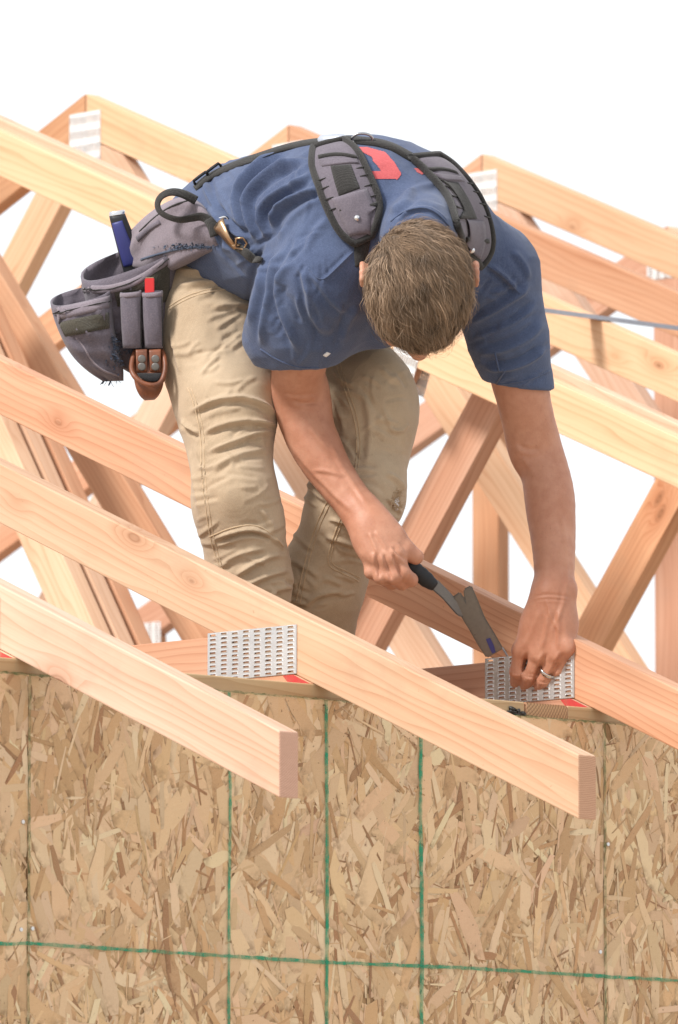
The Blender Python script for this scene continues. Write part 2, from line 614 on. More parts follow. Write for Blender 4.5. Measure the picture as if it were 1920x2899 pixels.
P = 'wood_pink'
truss(A0, 'pale lumber roof truss whose sawn tail hangs lowest at the left of the sheathed wall', rnd=1)
truss(A0 + SP, 'roof truss in front of the workman, its sawn tail longest over the sheathed wall', rnd=2, mats={'bottom': P})
truss(A0 + 2 * SP, 'roof truss right behind the workman legs, its heel plate under his hand', rnd=3, mats={'top': P, 'bottom': P})
truss(2.924, 'pale roof truss stood close against the next one behind the workman', midj=2.20, pz=.088, ridge_web=False, rnd=4, mats={'w1': P})
truss(A0 + 5 * SP, 'roof truss half hidden behind the pale one it is stood against', midplate=False, rnd=5, mats={'w1': P, 'w2': P})
truss(A0 + 6 * SP, 'roof truss with its ridge and white plate at the upper left', rnd=6, mats={'w1': P, 'far': P, 'w2': 'wood'})
truss(A0 + 7 * SP, 'pinkish roof truss with its ridge just behind the workman back', rnd=7, mats={'top': P, 'far': P})
truss(A0 + 8 * SP, 'yellowish roof truss with its ridge at the upper right', rnd=8, mats={'w1': P, 'far': P})
truss(A0 + 9 * SP, 'lower gable end truss with upright studs behind all the others', rnd=9, gable=True, mats={'far': P})

# ------------------------------------------------------------------ boards leaning in front of the stacked trusses
random.seed(3)
for k, (X, m_, lab) in enumerate(((2.70, 'wood', 'pale cream diagonal brace board at the left edge behind the front trusses'),
                                  (2.753, 'wood', 'middle one of three diagonal brace boards at the left edge'),
                                  (2.806, 'wood_pink', 'pinkish diagonal brace board furthest right of the three at the left edge'))):
    p0, p1 = atX(115, 1550 + 0, 2.70), atX(-40, 1200, 2.70)
    u = unit(p1[1] - p0[1], p1[2] - p0[2])
    q0 = (p0[1] - u[0] * .62, p0[2] - u[1] * .62); q1 = (p1[1] + u[0] * .5, p1[2] + u[1] * .5)
    nx, ny = -u[1] * HB / 2, u[0] * HB / 2
    o = yz_board('brace_board', [(q0[0] + nx, q0[1] + ny), (q0[0] - nx, q0[1] - ny), (q1[0] - nx, q1[1] - ny), (q1[0] + nx, q1[1] + ny)], u, X, None, m_)
    o.color = ((1.08, 1.10, 1.08, 1), (1., 1., 1., 1), (1., .98, .95, 1))[k]
    tag(o, lab, 'board', 'diagonal brace boards')

# steel brace lying across the tops of the far trusses
q = atX(1690, 893, A0 + 6 * SP)
yb = q[1]
zb_ = ztop(yb) + .004
x0, x1 = A0 + 4.6 * SP, A0 + 9.4 * SP
V = []
for X in (x0, x1):
    V += [(X, yb - .012, zb_ - .006), (X, yb - .012, zb_ + .003), (X, yb + .02, zb_ + .005), (X, yb + .02, zb_ + .002), (X, yb - .009, zb_), (X, yb - .009, zb_ - .006)]
F = [(i, (i + 1) % 6, 6 + (i + 1) % 6, 6 + i) for i in range(6)] + [tuple(range(5, -1, -1)), tuple(range(6, 12))]
o = link('steel_brace', mesh_np('steel_brace', V, F), M['blue_steel'])
tag(o, 'long thin grey steel brace lying across the far trusses at the right', 'brace')

# ------------------------------------------------------------------ the front wall
wall = empty('sheathed_wall', (0, 0, GZ))
tag(wall, 'strand board wall with green chalk lines under the roof trusses', 'wall')
ZO = .0371
PAN_T = .0115


def x_board(name, x0, x1, z0, z1, y0, y1, mat, parent, end='wood_end'):
    bm = bmesh.new()
    r = bmesh.ops.create_cube(bm, size=1)
    L = x1 - x0
    for v in bm.verts:
        v.co = Vector((v.co.x * L, v.co.y * (y1 - y0), v.co.z * (z1 - z0)))
    bmesh.ops.bevel(bm, geom=list(bm.edges), offset=.002, segments=2, profile=.5, affect='EDGES')
    for f in bm.faces:
        if abs(f.normal.x) > .55: f.material_index = 1
    me = bpy.data.meshes.new(name); bm.to_mesh(me); bm.free()
    me.materials.append(M[mat]); me.materials.append(M[end])
    o = bpy.data.objects.new(name, me); COL.objects.link(o)
    o.location = ((x0 + x1) / 2, (y0 + y1) / 2, (z0 + z1) / 2)
    o.parent = parent; o.matrix_parent_inverse = Matrix.Translation(-Vector(parent.location))
    return o


Yf = PAN_T + .0004
xb = (atX(1487, 2000, 1.0)[0], atX(1605, 2000, 1.0)[0])
def wall_x(px, Y, py=2010):
    v = FWD + RGT * ((px - IW / 2) / FPX) - UPV * ((py - IH / 2) / FPX)
    return (CAM_C + v * ((Y - CAM_C[1]) / v[1]))[0]
xe0, xe1 = wall_x(1487, Yf), wall_x(1606, Yf)
for a, b in ((-2.6, xe0 - .001), (xe1 + .001, 5.55)):
    o = x_board('top_plate', a, b, Z0 - .0381, Z0, Yf, Yf + .0889, 'wood_plate', wall)
x_board('top_plate', -2.6, 5.55, Z0 - .0767, Z0 - .0386, Yf, Yf + .0889, 'wood_plate', wall)
# end of the cross wall's plate, lapped between: end grain faces out
bm = bmesh.new(); bmesh.ops.create_cube(bm, size=1)
for v in bm.verts: v.co = Vector((v.co.x * .9, v.co.y * (xe1 - xe0), v.co.z * .0379))
bmesh.ops.bevel(bm, geom=list(bm.edges), offset=.0016, segments=2, affect='EDGES')
for f in bm.faces:
    if abs(f.normal.x) > .55: f.material_index = 1
me = bpy.data.meshes.new('cross_plate'); bm.to_mesh(me); bm.free()
me.materials.append(M['wood_pink'])


def end_block_mat():
    n = NT('end_grain_block')
    oc = n.coord('Object'); s = n.sep(oc)
    w = n.noise(oc, 18., 3., .6)
    d = n.math('SQRT', n.math('ADD', n.math('POWER', n.math('ADD', s[1], .09), 2.), n.math('POWER', n.math('SUBTRACT', s[2], .07), 2.)))
    r = n.math('FRACT', n.math('ADD', n.math('MULTIPLY', d, 190.), n.math('MULTIPLY', w, .9)))
    saw = n.math('FRACT', n.math('ADD', n.math('MULTIPLY', n.math('ADD', s[1], n.math('MULTIPLY', s[2], .75)), 150.), n.math('MULTIPLY', w, .8)))
    col = n.mix(n.math('POWER', r, 3.), (.52, .34, .19), (.17, .07, .035))
    col = n.mix(n.mapr(saw, .8, .95, 0., .6), col, (.16, .075, .04))
    return n.done(col, .8, n.bump(saw, .4, .0008))


me.materials.append(end_block_mat())
o = bpy.data.objects.new('cross_plate', me); COL.objects.link(o)
o.matrix_world = Matrix(((0, 1, 0, (xe0 + xe1) / 2), (1, 0, 0, Yf + .4485), (0, 0, 1, Z0 - .0191), (0, 0, 0, 1)))
o.parent = wall; o.matrix_parent_inverse = Matrix.Translation(-Vector(wall.location))

# studs behind the sheathing
for k in range(-4, 14):
    x_board('stud', k * .4064 - .019, k * .4064 + .019, GZ + .04, Z0 - .0772, Yf, Yf + .0889, 'wood_plate', wall)
x_board('bottom_plate', -2.6, 5.55, GZ + .001, GZ + .039, Yf, Yf + .0889, 'wood_plate', wall)

PAL = [(.70, .545, .345), (.66, .495, .30), (.61, .445, .255), (.56, .39, .21), (.74, .60, .405), (.50, .325, .165),
       (.63, .47, .30), (.44, .265, .125), (.68, .50, .33), (.33, .165, .07), (.245, .105, .042)]
PAL_W = np.array([16, 13, 11, 10, 16, 9, 10, 7, 8, 7.5, 6.5]); PAL_W = PAL_W / PAL_W.sum()


def strands(x0, x1, z0, z1, dens, seed):
    """every wood strand of the board's face a sliver of its own, laid at its own depth and tilt"""
    r = np.random.default_rng(seed)
    V, F, UV, TC, ED = [], [], [], [], []
    area = (x1 - x0) * (z1 - z0)
    N = int(area * dens)
    kinds = [(.19, .050, .130, .014, .036), (.30, .040, .115, .006, .014), (.22, .022, .075, .0022, .006), (.12, .008, .03, .0014, .004), (.17, .010, .045, .0008, .0018)]
    order = r.choice(5, size=N, p=[k_[0] for k_ in kinds])
    # the first coat is broad strands so that nothing of the core shows
    order[:int(N * .25)] = 0
    layers = [(1, *kinds[q][1:]) for q in order]
    tot = sum(l[0] for l in layers)
    i = 0
    for cnt, l0, l1, w0, w1 in layers:
        for _ in range(cnt):
            L = r.uniform(l0, l1); Wd = r.uniform(w0, w1)
            ang = math.pi / 2 + r.normal(0, .55) if r.random() < .70 else r.uniform(0, math.pi)
            cx, cz = r.uniform(x0, x1), r.uniform(z0, z1)
            ca, sa = math.cos(ang), math.sin(ang)
            dep = -.0002 - .0017 * (i / tot) - r.uniform(0, .0002)
            tl, tw = r.normal(0, .0035), r.normal(0, .010)
            skew = r.normal(0, .25) * Wd
            k = 4
            top = [(-L / 2 + L * a / k, Wd / 2 * (1 + r.uniform(-.28, .2)) * (1 if 0 < a < k else r.uniform(.3, 1.))) for a in range(k + 1)]
            bot = [(L / 2 - L * a / k, -Wd / 2 * (1 + r.uniform(-.28, .2)) * (1 if 0 < a < k else r.uniform(.3, 1.))) for a in range(k + 1)]
            pts = [(a + skew * (b / Wd) * 2 + r.normal(0, .0012), b) for a, b in top + bot]
            b0 = len(V)
            uo = r.uniform(0, 50)
            ok = True
            for a, b in pts:
                X = min(max(cx + a * ca - b * sa, x0), x1); Z = min(max(cz + a * sa + b * ca, z0), z1)
                V.append((X, dep + max(-.0006, min(.0006, a * tl + b * tw)), Z))
                UV.append((a + uo, b + uo * .37)); ED.append((2 * a / L, 2 * b / Wd))
            F.append(tuple(range(b0, b0 + len(pts))))
            if Wd > .013: c = np.array(PAL[r.choice([0, 0, 1, 2, 4, 4, 6, 8, 3, 5])]) * r.uniform(.84, 1.16)
            elif Wd > .006 and r.random() < .19: c = np.array(PAL[r.choice([9, 7, 10])]) * r.uniform(.8, 1.3)
            elif Wd > .006: c = np.array(PAL[r.choice([0, 1, 2, 3, 4, 4, 8, 5, 7])]) * r.uniform(.76, 1.2)
            elif r.random() < .34: c = np.array(PAL[r.choice([9, 10, 7, 10])]) * r.uniform(.7, 1.2)
            else: c = np.array(PAL[r.choice([0, 1, 2, 3, 4, 4, 5])]) * r.uniform(.78, 1.16)
            c = np.clip(c * np.array([1.15, 1.04, 1.0]) * (1 + r.normal(0, .018, 3)), .02, .88)
            TC.append(c)
            i += 1
    me = bpy.data.meshes.new('strand')
    me.from_pydata(V, [], F)
    me.uv_layers.new(name='UVMap')
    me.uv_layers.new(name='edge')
    ul, ue = me.uv_layers['UVMap'], me.uv_layers['edge']
    ca_ = me.color_attributes.new('tint', 'FLOAT_COLOR', 'CORNER')
    li = np.empty(len(me.loops), np.int32); me.loops.foreach_get('vertex_index', li)
    ul.data.foreach_set('uv', np.array(UV, np.float32)[li].ravel())
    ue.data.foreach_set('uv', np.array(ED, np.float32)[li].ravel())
    cols = np.repeat(np.array(TC), [len(f) for f in F], axis=0)
    ca_.data.foreach_set('color', np.concatenate([cols, np.ones((len(cols), 1))], 1).astype(np.float32).ravel())
    # all faces look out of the wall
    me.update()
    bm = bmesh.new(); bm.from_mesh(me)
    fl = [f for f in bm.faces if f.normal.y > 0]
    bmesh.ops.reverse_faces(bm, faces=fl)
    bm.to_mesh(me); bm.free()
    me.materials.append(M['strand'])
    return me


JN = .0005
for k, (a, b, z_lo, dens) in enumerate(((-1.2192, 0, -1.35, 7000), (0, 1.2192, -1.35, 7000), (1.2192, 2.4384, -1.35, 7000), (2.4384, 3.6576, 0, 0), (3.6576, 5.5, 0, 0), (-2.4384, -1.2192, 0, 0))):
    p = x_board('strand_board', a + JN, b - JN, -2.4013, ZO, 0, PAN_T, 'osb', wall, 'osb')
    if dens:
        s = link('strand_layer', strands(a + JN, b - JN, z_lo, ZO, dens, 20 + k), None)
        s.parent = p
        s.matrix_parent_inverse = Matrix.Translation(-p.location)
        tag(s, kind='stuff')


def ribbon(pts, width, y, seg=.012, jit=.25, seed=0):
    """ragged ink line on the wall through (x,z) points"""
    r = random.Random(seed)
    V, F = [], []
    for (xa, za), (xb_, zb2) in zip(pts[:-1], pts[1:]):
        L = math.hypot(xb_ - xa, zb2 - za); n_ = max(2, int(L / seg))
        ux, uz = (xb_ - xa) / L, (zb2 - za) / L
        for i in range(n_ + 1):
            t = i / n_
            w0 = width / 2 * (1 + r.uniform(-jit, jit)); w1 = width / 2 * (1 + r.uniform(-jit, jit))
            V.append((xa + (xb_ - xa) * t - uz * w0, y, za + (zb2 - za) * t + ux * w0))
            V.append((xa + (xb_ - xa) * t + uz * w1, y, za + (zb2 - za) * t - ux * w1))
            if i: k = len(V); F.append((k - 4, k - 3, k - 1, k - 2))
    me = mesh_np('chalk_line', V, F)
    return link('chalk_line', me, M['ink'], wall)


YI = -.0040
for i, (X, w) in enumerate(((.4064, .0054), (.6096, .0070), (.8128, .0076), (1.6256, .008), (1.829, .008), (-.4064, .008))):
    pts = [(X + random.uniform(-.002, .002), z) for z in np.linspace(ZO - .002, -1.3, 9)]
    ribbon(pts, w, YI, seed=i)
ribbon([(-1.2, -.3665), (-.05, -.3668), (0.0, -.364), (.33, -.367), (.6096, -.369), (.9, -.3665), (1.3, -.3685), (2.4, -.369)], .0052, YI - .0007, seed=11, jit=.35)
for X in (0.0, 1.2192):
    for s_ in (-1, 1):
        o = ribbon([(X + s_ * .0013, ZO), (X + s_ * .0013, -1.3)], .0020, YI - .0012, seg=.006, jit=.8, seed=int(X * 9) + s_ + 40)
        o.data.materials[0] = M['ink_edge']; o.name = 'painted_edge'
o = ribbon([(-1.2, ZO - .001), (2.4, ZO - .001)], .003, YI - .0012, seg=.006, jit=.8, seed=77)
o.data.materials[0] = M['ink_edge']; o.name = 'painted_edge'

# nail heads along the sheet joints
bm = bmesh.new()
bmesh.ops.create_cone(bm, cap_ends=True, segments=12, radius1=.0036, radius2=.0030, depth=.0016)
bmesh.ops.rotate(bm, verts=bm.verts, cent=(0, 0, 0), matrix=Matrix.Rotation(math.pi / 2, 3, 'X'))
nm = bpy.data.meshes.new('nail'); bm.to_mesh(nm); bm.free(); nm.materials.append(M['nail'])
for X in (0.0, 1.2192):
    for i in range(9):
        for s_ in (-1, 1):
            if random.random() < .74: continue
            o = bpy.data.objects.new('nail', nm); COL.objects.link(o)
            o.location = (X + s_ * random.uniform(.007, .013), -.0028, ZO - .06 - i * .1524 + random.uniform(-.02, .02))
            o.parent = wall; o.matrix_parent_inverse = Matrix.Translation(-Vector(wall.location))

# tar blob on the plate
bm = bmesh.new()
bmesh.ops.create_icosphere(bm, subdivisions=4, radius=1)
rr = random.Random(5)
for v in bm.verts:
    a = math.atan2(v.co.z, v.co.x)
    k = 1 + .28 * math.sin(3 * a + 1) + .2 * math.sin(7 * a) + .12 * math.sin(11 * a + 2)
    v.co = Vector((v.co.x * .017 * k, v.co.y * .005 * (1 + .3 * math.sin(40 * v.co.x)), v.co.z * .0105 * k))
me = bpy.data.meshes.new('tar_blob'); bm.to_mesh(me); bm.free()
o = link('tar_blob', me, M['tar'])
o.location = (wall_x(1458, Yf, 2010), Yf - .002, Z0 - .021)
tag(o, 'black tar blob stuck on the wall plate beside the end grain block', 'tar')

# the house's other long wall, carrying the far ends of the trusses
bw = empty('rear_wall', (0, 2 * YP, GZ))
tag(bw, 'sheathed wall on the far side of the house under the truss ends', 'wall')
x_board('top_plate', -2.6, 5.55, Z0 - .0767, Z0 - .0002, 2 * YP - .1, 2 * YP - .0112, 'wood_plate', bw)
x_board('strand_board', -2.6, 5.55, GZ + .001, ZO, 2 * YP - .011, 2 * YP, 'osb', bw, 'osb')


# ------------------------------------------------------------------ smooth solid modelling (distance fields -> mesh)
def pcone(a, b, ra, rb):
    """tapered limb segment"""
    a = np.asarray(a, np.float32); b = np.asarray(b, np.float32)
    ba = b - a; L2 = float(ba @ ba)

    def f(P):
        pa = P - a
        t = np.clip((pa @ ba) / L2, 0, 1)
        q = pa - t[..., None] * ba
        return np.sqrt((q * q).sum(-1)) - (ra + (rb - ra) * t)
    lo = np.minimum(a - ra, b - rb); hi = np.maximum(a + ra, b + rb)
    return f, lo, hi


def pell(c, ax, r):
    """ellipsoid; ax = three unit axes, r = radii"""
    c = np.asarray(c, np.float32); A = np.asarray(ax, np.float32); r = np.asarray(r, np.float32)

    def f(P):
        q = (P - c) @ A.T
        k0 = np.sqrt(((q / r) ** 2).sum(-1)); k1 = np.sqrt(((q / (r * r)) ** 2).sum(-1)) + 1e-9
        return k0 * (k0 - 1) / k1
    e = np.abs(A.T * r).sum(1)
    return f, c - e, c + e


def pbox(c, ax, h, rd):
    c = np.asarray(c, np.float32); A = np.asarray(ax, np.float32); h = np.asarray(h, np.float32) - rd

    def f(P):
        q = np.abs((P - c) @ A.T) - h
        return np.sqrt((np.maximum(q, 0) ** 2).sum(-1)) + np.minimum(q.max(-1), 0) - rd
    e = np.abs(A.T * (h + rd)).sum(1)
    return f, c - e, c + e


def halfspace(p, nrm):
    """positive on the side nrm points to"""
    p = np.asarray(p, np.float32); nrm = np.asarray(nrm, np.float32); nrm = nrm / np.linalg.norm(nrm)
    return lambda P: (P - p) @ nrm


def smin(a, b, k):
    h = np.maximum(k - np.abs(a - b), 0) / k
    return np.minimum(a, b) - h * h * k * .25


def build_sdf(name, ops, vox):
    """ops: list of ('add', prim, k) / ('sub', prim, k) / ('cut', halfspace, k[, lo, hi]); returns V, Q"""
    adds = [o for o in ops if o[0] == 'add']
    lo = np.min([o[1][1] for o in adds], 0) - 4 * vox
    hi = np.max([o[1][2] for o in adds], 0) + 4 * vox
    B = 12
    nb = np.ceil((hi - lo) / (B * vox)).astype(int)
    half = B * vox * .5

    def ev(P, cmin, cmax):
        d = np.full(P.shape[:-1], 9., np.float32)
        mg = 3 * vox + .03
        for op in ops:
            if op[0] in ('add', 'sub'):
                f, l, h = op[1]; k = op[2]
                sel = np.all((cmax > l - k - mg) & (cmin < h + k + mg), 1)
                if not sel.any(): continue
                v = f(P[sel])
                d[sel] = smin(d[sel], v, k) if op[0] == 'add' else -smin(-d[sel], v, k)
            else:
                f, k = op[1], op[2]
                sel = np.ones(len(P), bool)
                if len(op) > 3: sel = np.all((cmax > op[3]) & (cmin < op[4]), 1)
                if not sel.any(): continue
                d[sel] = -smin(-d[sel], -f(P[sel]), k)
        return d
    I = np.stack(np.meshgrid(*[np.arange(k) for k in nb], indexing='ij'), -1).reshape(-1, 3)
    cen = (lo + (I + .5) * B * vox).astype(np.float32)
    e8 = (np.stack(np.meshgrid(*[[-.9, 0., .9]] * 3, indexing='ij'), -1).reshape(-1, 3) * half).astype(np.float32)
    dmin = ev(cen[:, None, :] + e8[None], cen - half * 1.5, cen + half * 1.5)
    act = I[(dmin.min(1) < half * 1.5) & (dmin.max(1) > -half * 1.5)]
    g = np.arange(-1, B + 1)
    G = np.stack(np.meshgrid(g, g, g, indexing='ij'), -1)
    dims = nb * B + 4
    VK, VP, QK = [], [], []
    key = lambda c: ((c[..., 0] + 2) * dims[1] + (c[..., 1] + 2)) * dims[2] + (c[..., 2] + 2)
    for s in range(0, len(act), 160):
        bl = act[s:s + 160]
        gi = bl[:, None, None, None, :] * B + G[None]
        P = (lo + gi * vox).astype(np.float32)
        bc0 = (lo + bl * B * vox).astype(np.float32)
        n_ = len(g)
        D = ev(P.reshape(len(bl), -1, 3), bc0 - 2 * vox, bc0 + (B + 1) * vox).reshape(P.shape[:-1])
        S = D < 0
        c8 = [(i, j, k) for i in (0, 1) for j in (0, 1) for k in (0, 1)]
        m = n_ - 1
        sl = lambda A_, c: A_[:, c[0]:c[0] + m, c[1]:c[1] + m, c[2]:c[2] + m]
        cnt = sum(sl(S, c).astype(np.int8) for c in c8)
        cell = (cnt > 0) & (cnt < 8)
        idx = np.argwhere(cell)
        if len(idx) == 0: continue
        acc = np.zeros((len(idx), 3), np.float32); w = np.zeros(len(idx), np.float32)
        dv = {c: D[idx[:, 0], idx[:, 1] + c[0], idx[:, 2] + c[1], idx[:, 3] + c[2]] for c in c8}
        for c in c8:
            for ax in range(3):
                if c[ax]: continue
                c2 = list(c); c2[ax] = 1; c2 = tuple(c2)
                a, b = dv[c], dv[c2]
                x = (a < 0) != (b < 0)
                t = np.where(x, a / np.where(x, a - b, 1), 0)
                p = np.array(c, np.float32)[None] + np.zeros((len(idx), 3), np.float32)
                p[:, ax] = t
                acc += p * x[:, None]; w += x
        acc /= np.maximum(w, 1)[:, None]
        gc = gi[idx[:, 0], idx[:, 1], idx[:, 2], idx[:, 3]]
        VK.append(key(gc)); VP.append(lo + (gc + acc) * vox)
        # faces: each sign-changing grid edge whose base point is owned by the block (index 1..B in local grid = 0..B-1)
        for ax in range(3):
            o_ = [(0, 0, 0), (0, 0, 0)]
            b1, b2 = [(1, 2), (2, 0), (0, 1)][ax]
            base = S[:, 1:-1, 1:-1, 1:-1]
            sh = [slice(1, -1)] * 3; sh[ax] = slice(2, None)
            nxt = S[(slice(None), *sh)]
            ed = np.argwhere(base != nxt)
            if len(ed) == 0: continue
            gp = gi[ed[:, 0], ed[:, 1] + 1, ed[:, 2] + 1, ed[:, 3] + 1]
            ins = base[ed[:, 0], ed[:, 1], ed[:, 2], ed[:, 3]]
            u = np.zeros(3, int); u[b1] = 1
            v = np.zeros(3, int); v[b2] = 1
            q = np.stack([key(gp), key(gp - u), key(gp - u - v), key(gp - v)], 1)
            q[~ins] = q[~ins][:, ::-1]
            QK.append(q)
    VK = np.concatenate(VK); VP = np.concatenate(VP); QK = np.concatenate(QK)
    uk, first = np.unique(VK, return_index=True)
    V = VP[first]
    qi = np.searchsorted(uk, QK)
    qi = np.minimum(qi, len(uk) - 1)
    good = np.all(uk[qi] == QK, axis=1)
    return largest(V.astype(np.float64), qi[good])


def largest(V, Q):
    """drop crumbs: keep the biggest connected piece"""
    lab = np.arange(len(V))
    E = np.concatenate([Q[:, [0, 1]], Q[:, [1, 2]], Q[:, [2, 3]], Q[:, [3, 0]]])
    while True:
        m = np.minimum(lab[E[:, 0]], lab[E[:, 1]])
        new = lab.copy()
        np.minimum.at(new, E[:, 0], m); np.minimum.at(new, E[:, 1], m)
        new = new[new]; new = new[new]
        if np.array_equal(new, lab): break
        lab = new
    ids, cnt = np.unique(lab, return_counts=True)
    keep = lab == ids[cnt.argmax()]
    idx = np.cumsum(keep) - 1
    Q = Q[keep[Q].all(1)]
    return V[keep], idx[Q]


def vert_normals(V, Q):
    a, b, c, d = (V[Q[:, i]] for i in range(4))
    fn = np.cross(c - a, d - b)
    N = np.zeros_like(V)
    for i in range(4): np.add.at(N, Q[:, i], fn)
    return N / (np.linalg.norm(N, axis=1, keepdims=True) + 1e-12)


def smooth(V, Q, it=2, lam=.5):
    E = np.concatenate([Q[:, [0, 1]], Q[:, [1, 2]], Q[:, [2, 3]], Q[:, [3, 0]]])
    for _ in range(it):
        S = np.zeros_like(V); c = np.zeros(len(V))
        np.add.at(S, E[:, 0], V[E[:, 1]]); np.add.at(c, E[:, 0], 1)
        np.add.at(S, E[:, 1], V[E[:, 0]]); np.add.at(c, E[:, 1], 1)
        V = V + lam * (S / np.maximum(c, 1)[:, None] - V)
    return V


def to_px(V):
    d = V - CAM_C
    z = d @ FWD
    return np.stack([IW / 2 + FPX * (d @ RGT) / z, IH / 2 - FPX * (d @ UPV) / z], 1)


def fold_field(px, folds):
    """height of cloth folds that run along the given lines (drawn on the garment)"""
    H = np.zeros(len(px))
    for pts, amp, w in folds:
        pts = np.asarray(pts, float)
        # round the polyline off
        for _ in range(2):
            q = np.empty((2 * len(pts), 2)); q[0] = pts[0]; q[-1] = pts[-1]
            q[1:-1:2] = pts[:-1] * .75 + pts[1:] * .25; q[2:-1:2] = pts[:-1] * .25 + pts[1:] * .75
            pts = q
        lo, hi = pts.min(0) - 4 * w, pts.max(0) + 4 * w
        sel = np.where(np.all((px > lo) & (px < hi), 1))[0]
        if len(sel) == 0: continue
        p = px[sel]
        best = np.full(len(sel), 1e9); tt = np.zeros(len(sel)); sg = np.ones(len(sel))
        L = np.concatenate([[0], np.cumsum(np.linalg.norm(np.diff(pts, axis=0), axis=1))]); L /= L[-1]
        for i in range(len(pts) - 1):
            a, b = pts[i], pts[i + 1]; ab = b - a; l2 = ab @ ab
            if l2 < 1e-9: continue
            t = np.clip(((p - a) @ ab) / l2, 0, 1)
            r = p - a - t[:, None] * ab
            dd = np.linalg.norm(r, axis=1)
            m = dd < best
            best[m] = dd[m]; tt[m] = (L[i] + t * (L[i + 1] - L[i]))[m]
            sg[m] = np.sign(ab[0] * r[:, 1] - ab[1] * r[:, 0])[m]
        taper = np.clip(np.minimum(tt / .22, (1 - tt) / .22), 0, 1); taper = taper * taper * (3 - 2 * taper)
        d = best * sg / w
        prof = np.exp(-d * d) - .55 * np.exp(-((d - 1.5) / 1.1) ** 2)
        H[sel] += amp * taper * prof
    return H


def vnoise(P, scale, seed=0):
    """cheap smooth value noise"""
    r = np.random.default_rng(seed)
    T = r.uniform(-1, 1, (16, 16, 16))
    q = P * scale; i = np.floor(q).astype(int); f = q - i; f = f * f * (3 - 2 * f)
    out = 0
    for a in (0, 1):
        for b in (0, 1):
            for c in (0, 1):
                w = (f[:, 0] if a else 1 - f[:, 0]) * (f[:, 1] if b else 1 - f[:, 1]) * (f[:, 2] if c else 1 - f[:, 2])
                out = out + w * T[(i[:, 0] + a) % 16, (i[:, 1] + b) % 16, (i[:, 2] + c) % 16]
    return out


def bvh_of(V, Q):
    return BVHTree.FromPolygons([tuple(v) for v in V], [tuple(q) for q in Q.tolist()])


def hit(bvh, x, y, dguess=12.6):
    """the place on a surface that the point (x, y) of the figure's drawing shows"""
    dirv = Vector(FWD + RGT * ((x - IW / 2) / FPX) - UPV * ((y - IH / 2) / FPX)).normalized()
    h = bvh.ray_cast(Vector(CAM_C), dirv)
    if h[0] is None:
        h = bvh.find_nearest(Vector(at(x, y, dguess)))
    return np.array(h[0]), np.array(h[1])


def resample(pts, n_):
    pts = np.asarray(pts, float)
    for _ in range(2):
        if len(pts) < 3: break
        q = np.empty((2 * len(pts), pts.shape[1])); q[0] = pts[0]; q[-1] = pts[-1]
        q[1:-1:2] = pts[:-1] * .75 + pts[1:] * .25; q[2:-1:2] = pts[:-1] * .25 + pts[1:] * .75
        pts = q
    L = np.concatenate([[0], np.cumsum(np.linalg.norm(np.diff(pts, axis=0), axis=1))])
    t = np.linspace(0, L[-1], n_)
    return np.stack([np.interp(t, L, pts[:, k]) for k in range(pts.shape[1])], 1)


def tube(name, pts, r, mat, parent, seg=8, closed=False, flat=None):
    """round cord through world points; r number or list"""
    pts = np.asarray(pts, float); n_ = len(pts)
    rr = np.full(n_, r) if np.isscalar(r) else np.asarray(r, float)
    V, F = [], []
    up = np.array([.13, .21, .97])
    for i in range(n_):
        if closed: tg = pts[(i + 1) % n_] - pts[i - 1]
        else: tg = pts[min(i + 1, n_ - 1)] - pts[max(i - 1, 0)]
        tg = tg / (np.linalg.norm(tg) + 1e-12)
        a = np.cross(tg, up); a /= np.linalg.norm(a) + 1e-12; b = np.cross(tg, a)
        for k in range(seg):
            th = 2 * math.pi * k / seg
            V.append(pts[i] + rr[i] * (a * math.cos(th) + b * math.sin(th)))
    m = n_ if closed else n_ - 1
    for i in range(m):
        for k in range(seg):
            F.append((i * seg + k, i * seg + (k + 1) % seg, ((i + 1) % n_) * seg + (k + 1) % seg, ((i + 1) % n_) * seg + k))
    if not closed:
        F.append(tuple(range(seg - 1, -1, -1))); F.append(tuple((n_ - 1) * seg + k for k in range(seg)))
    return link(name, mesh_np(name, V, F), mat, parent, smooth=True)


def slab(name, P, N, thick, mat, parent, edge=.35, lift=.0005):
    """closed sheet over a (nu,nv) grid of surface points with normals, crowned in the middle"""
    nu, nv = P.shape[:2]
    s = np.linspace(-1, 1, nv); cr = (edge + (1 - edge) * (1 - s ** 4))[None, :, None]
    u = np.linspace(-1, 1, nu); cu = (edge + (1 - edge) * (1 - u ** 8))[:, None, None]
    top = P + N * (lift + thick * cr * np.minimum(cu, 1))
    bot = P + N * (lift - .002)
    V = np.concatenate([top.reshape(-1, 3), bot.reshape(-1, 3)])
    o = nu * nv
    F = []
    for i in range(nu - 1):
        for j in range(nv - 1):
            a = i * nv + j
            F.append((a, a + 1, a + nv + 1, a + nv)); F.append((o + a, o + a + nv, o + a + nv + 1, o + a + 1))
    for i in range(nu - 1):
        for j in (0, nv - 1):
            a, b = i * nv + j, (i + 1) * nv + j
            F.append((a, b, o + b, o + a) if j == 0 else (b, a, o + a, o + b))
    for j in range(nv - 1):
        for i in (0, nu - 1):
            a, b = i * nv + j, i * nv + j + 1
            F.append((b, a, o + a, o + b) if i == 0 else (a, b, o + b, o + a))
    me = mesh_np(name, V, F)
    bm = bmesh.new(); bm.from_mesh(me); bmesh.ops.recalc_face_normals(bm, faces=bm.faces); bm.to_mesh(me); bm.free()
    ob = link(name, me, mat, parent, smooth=True)
    return ob


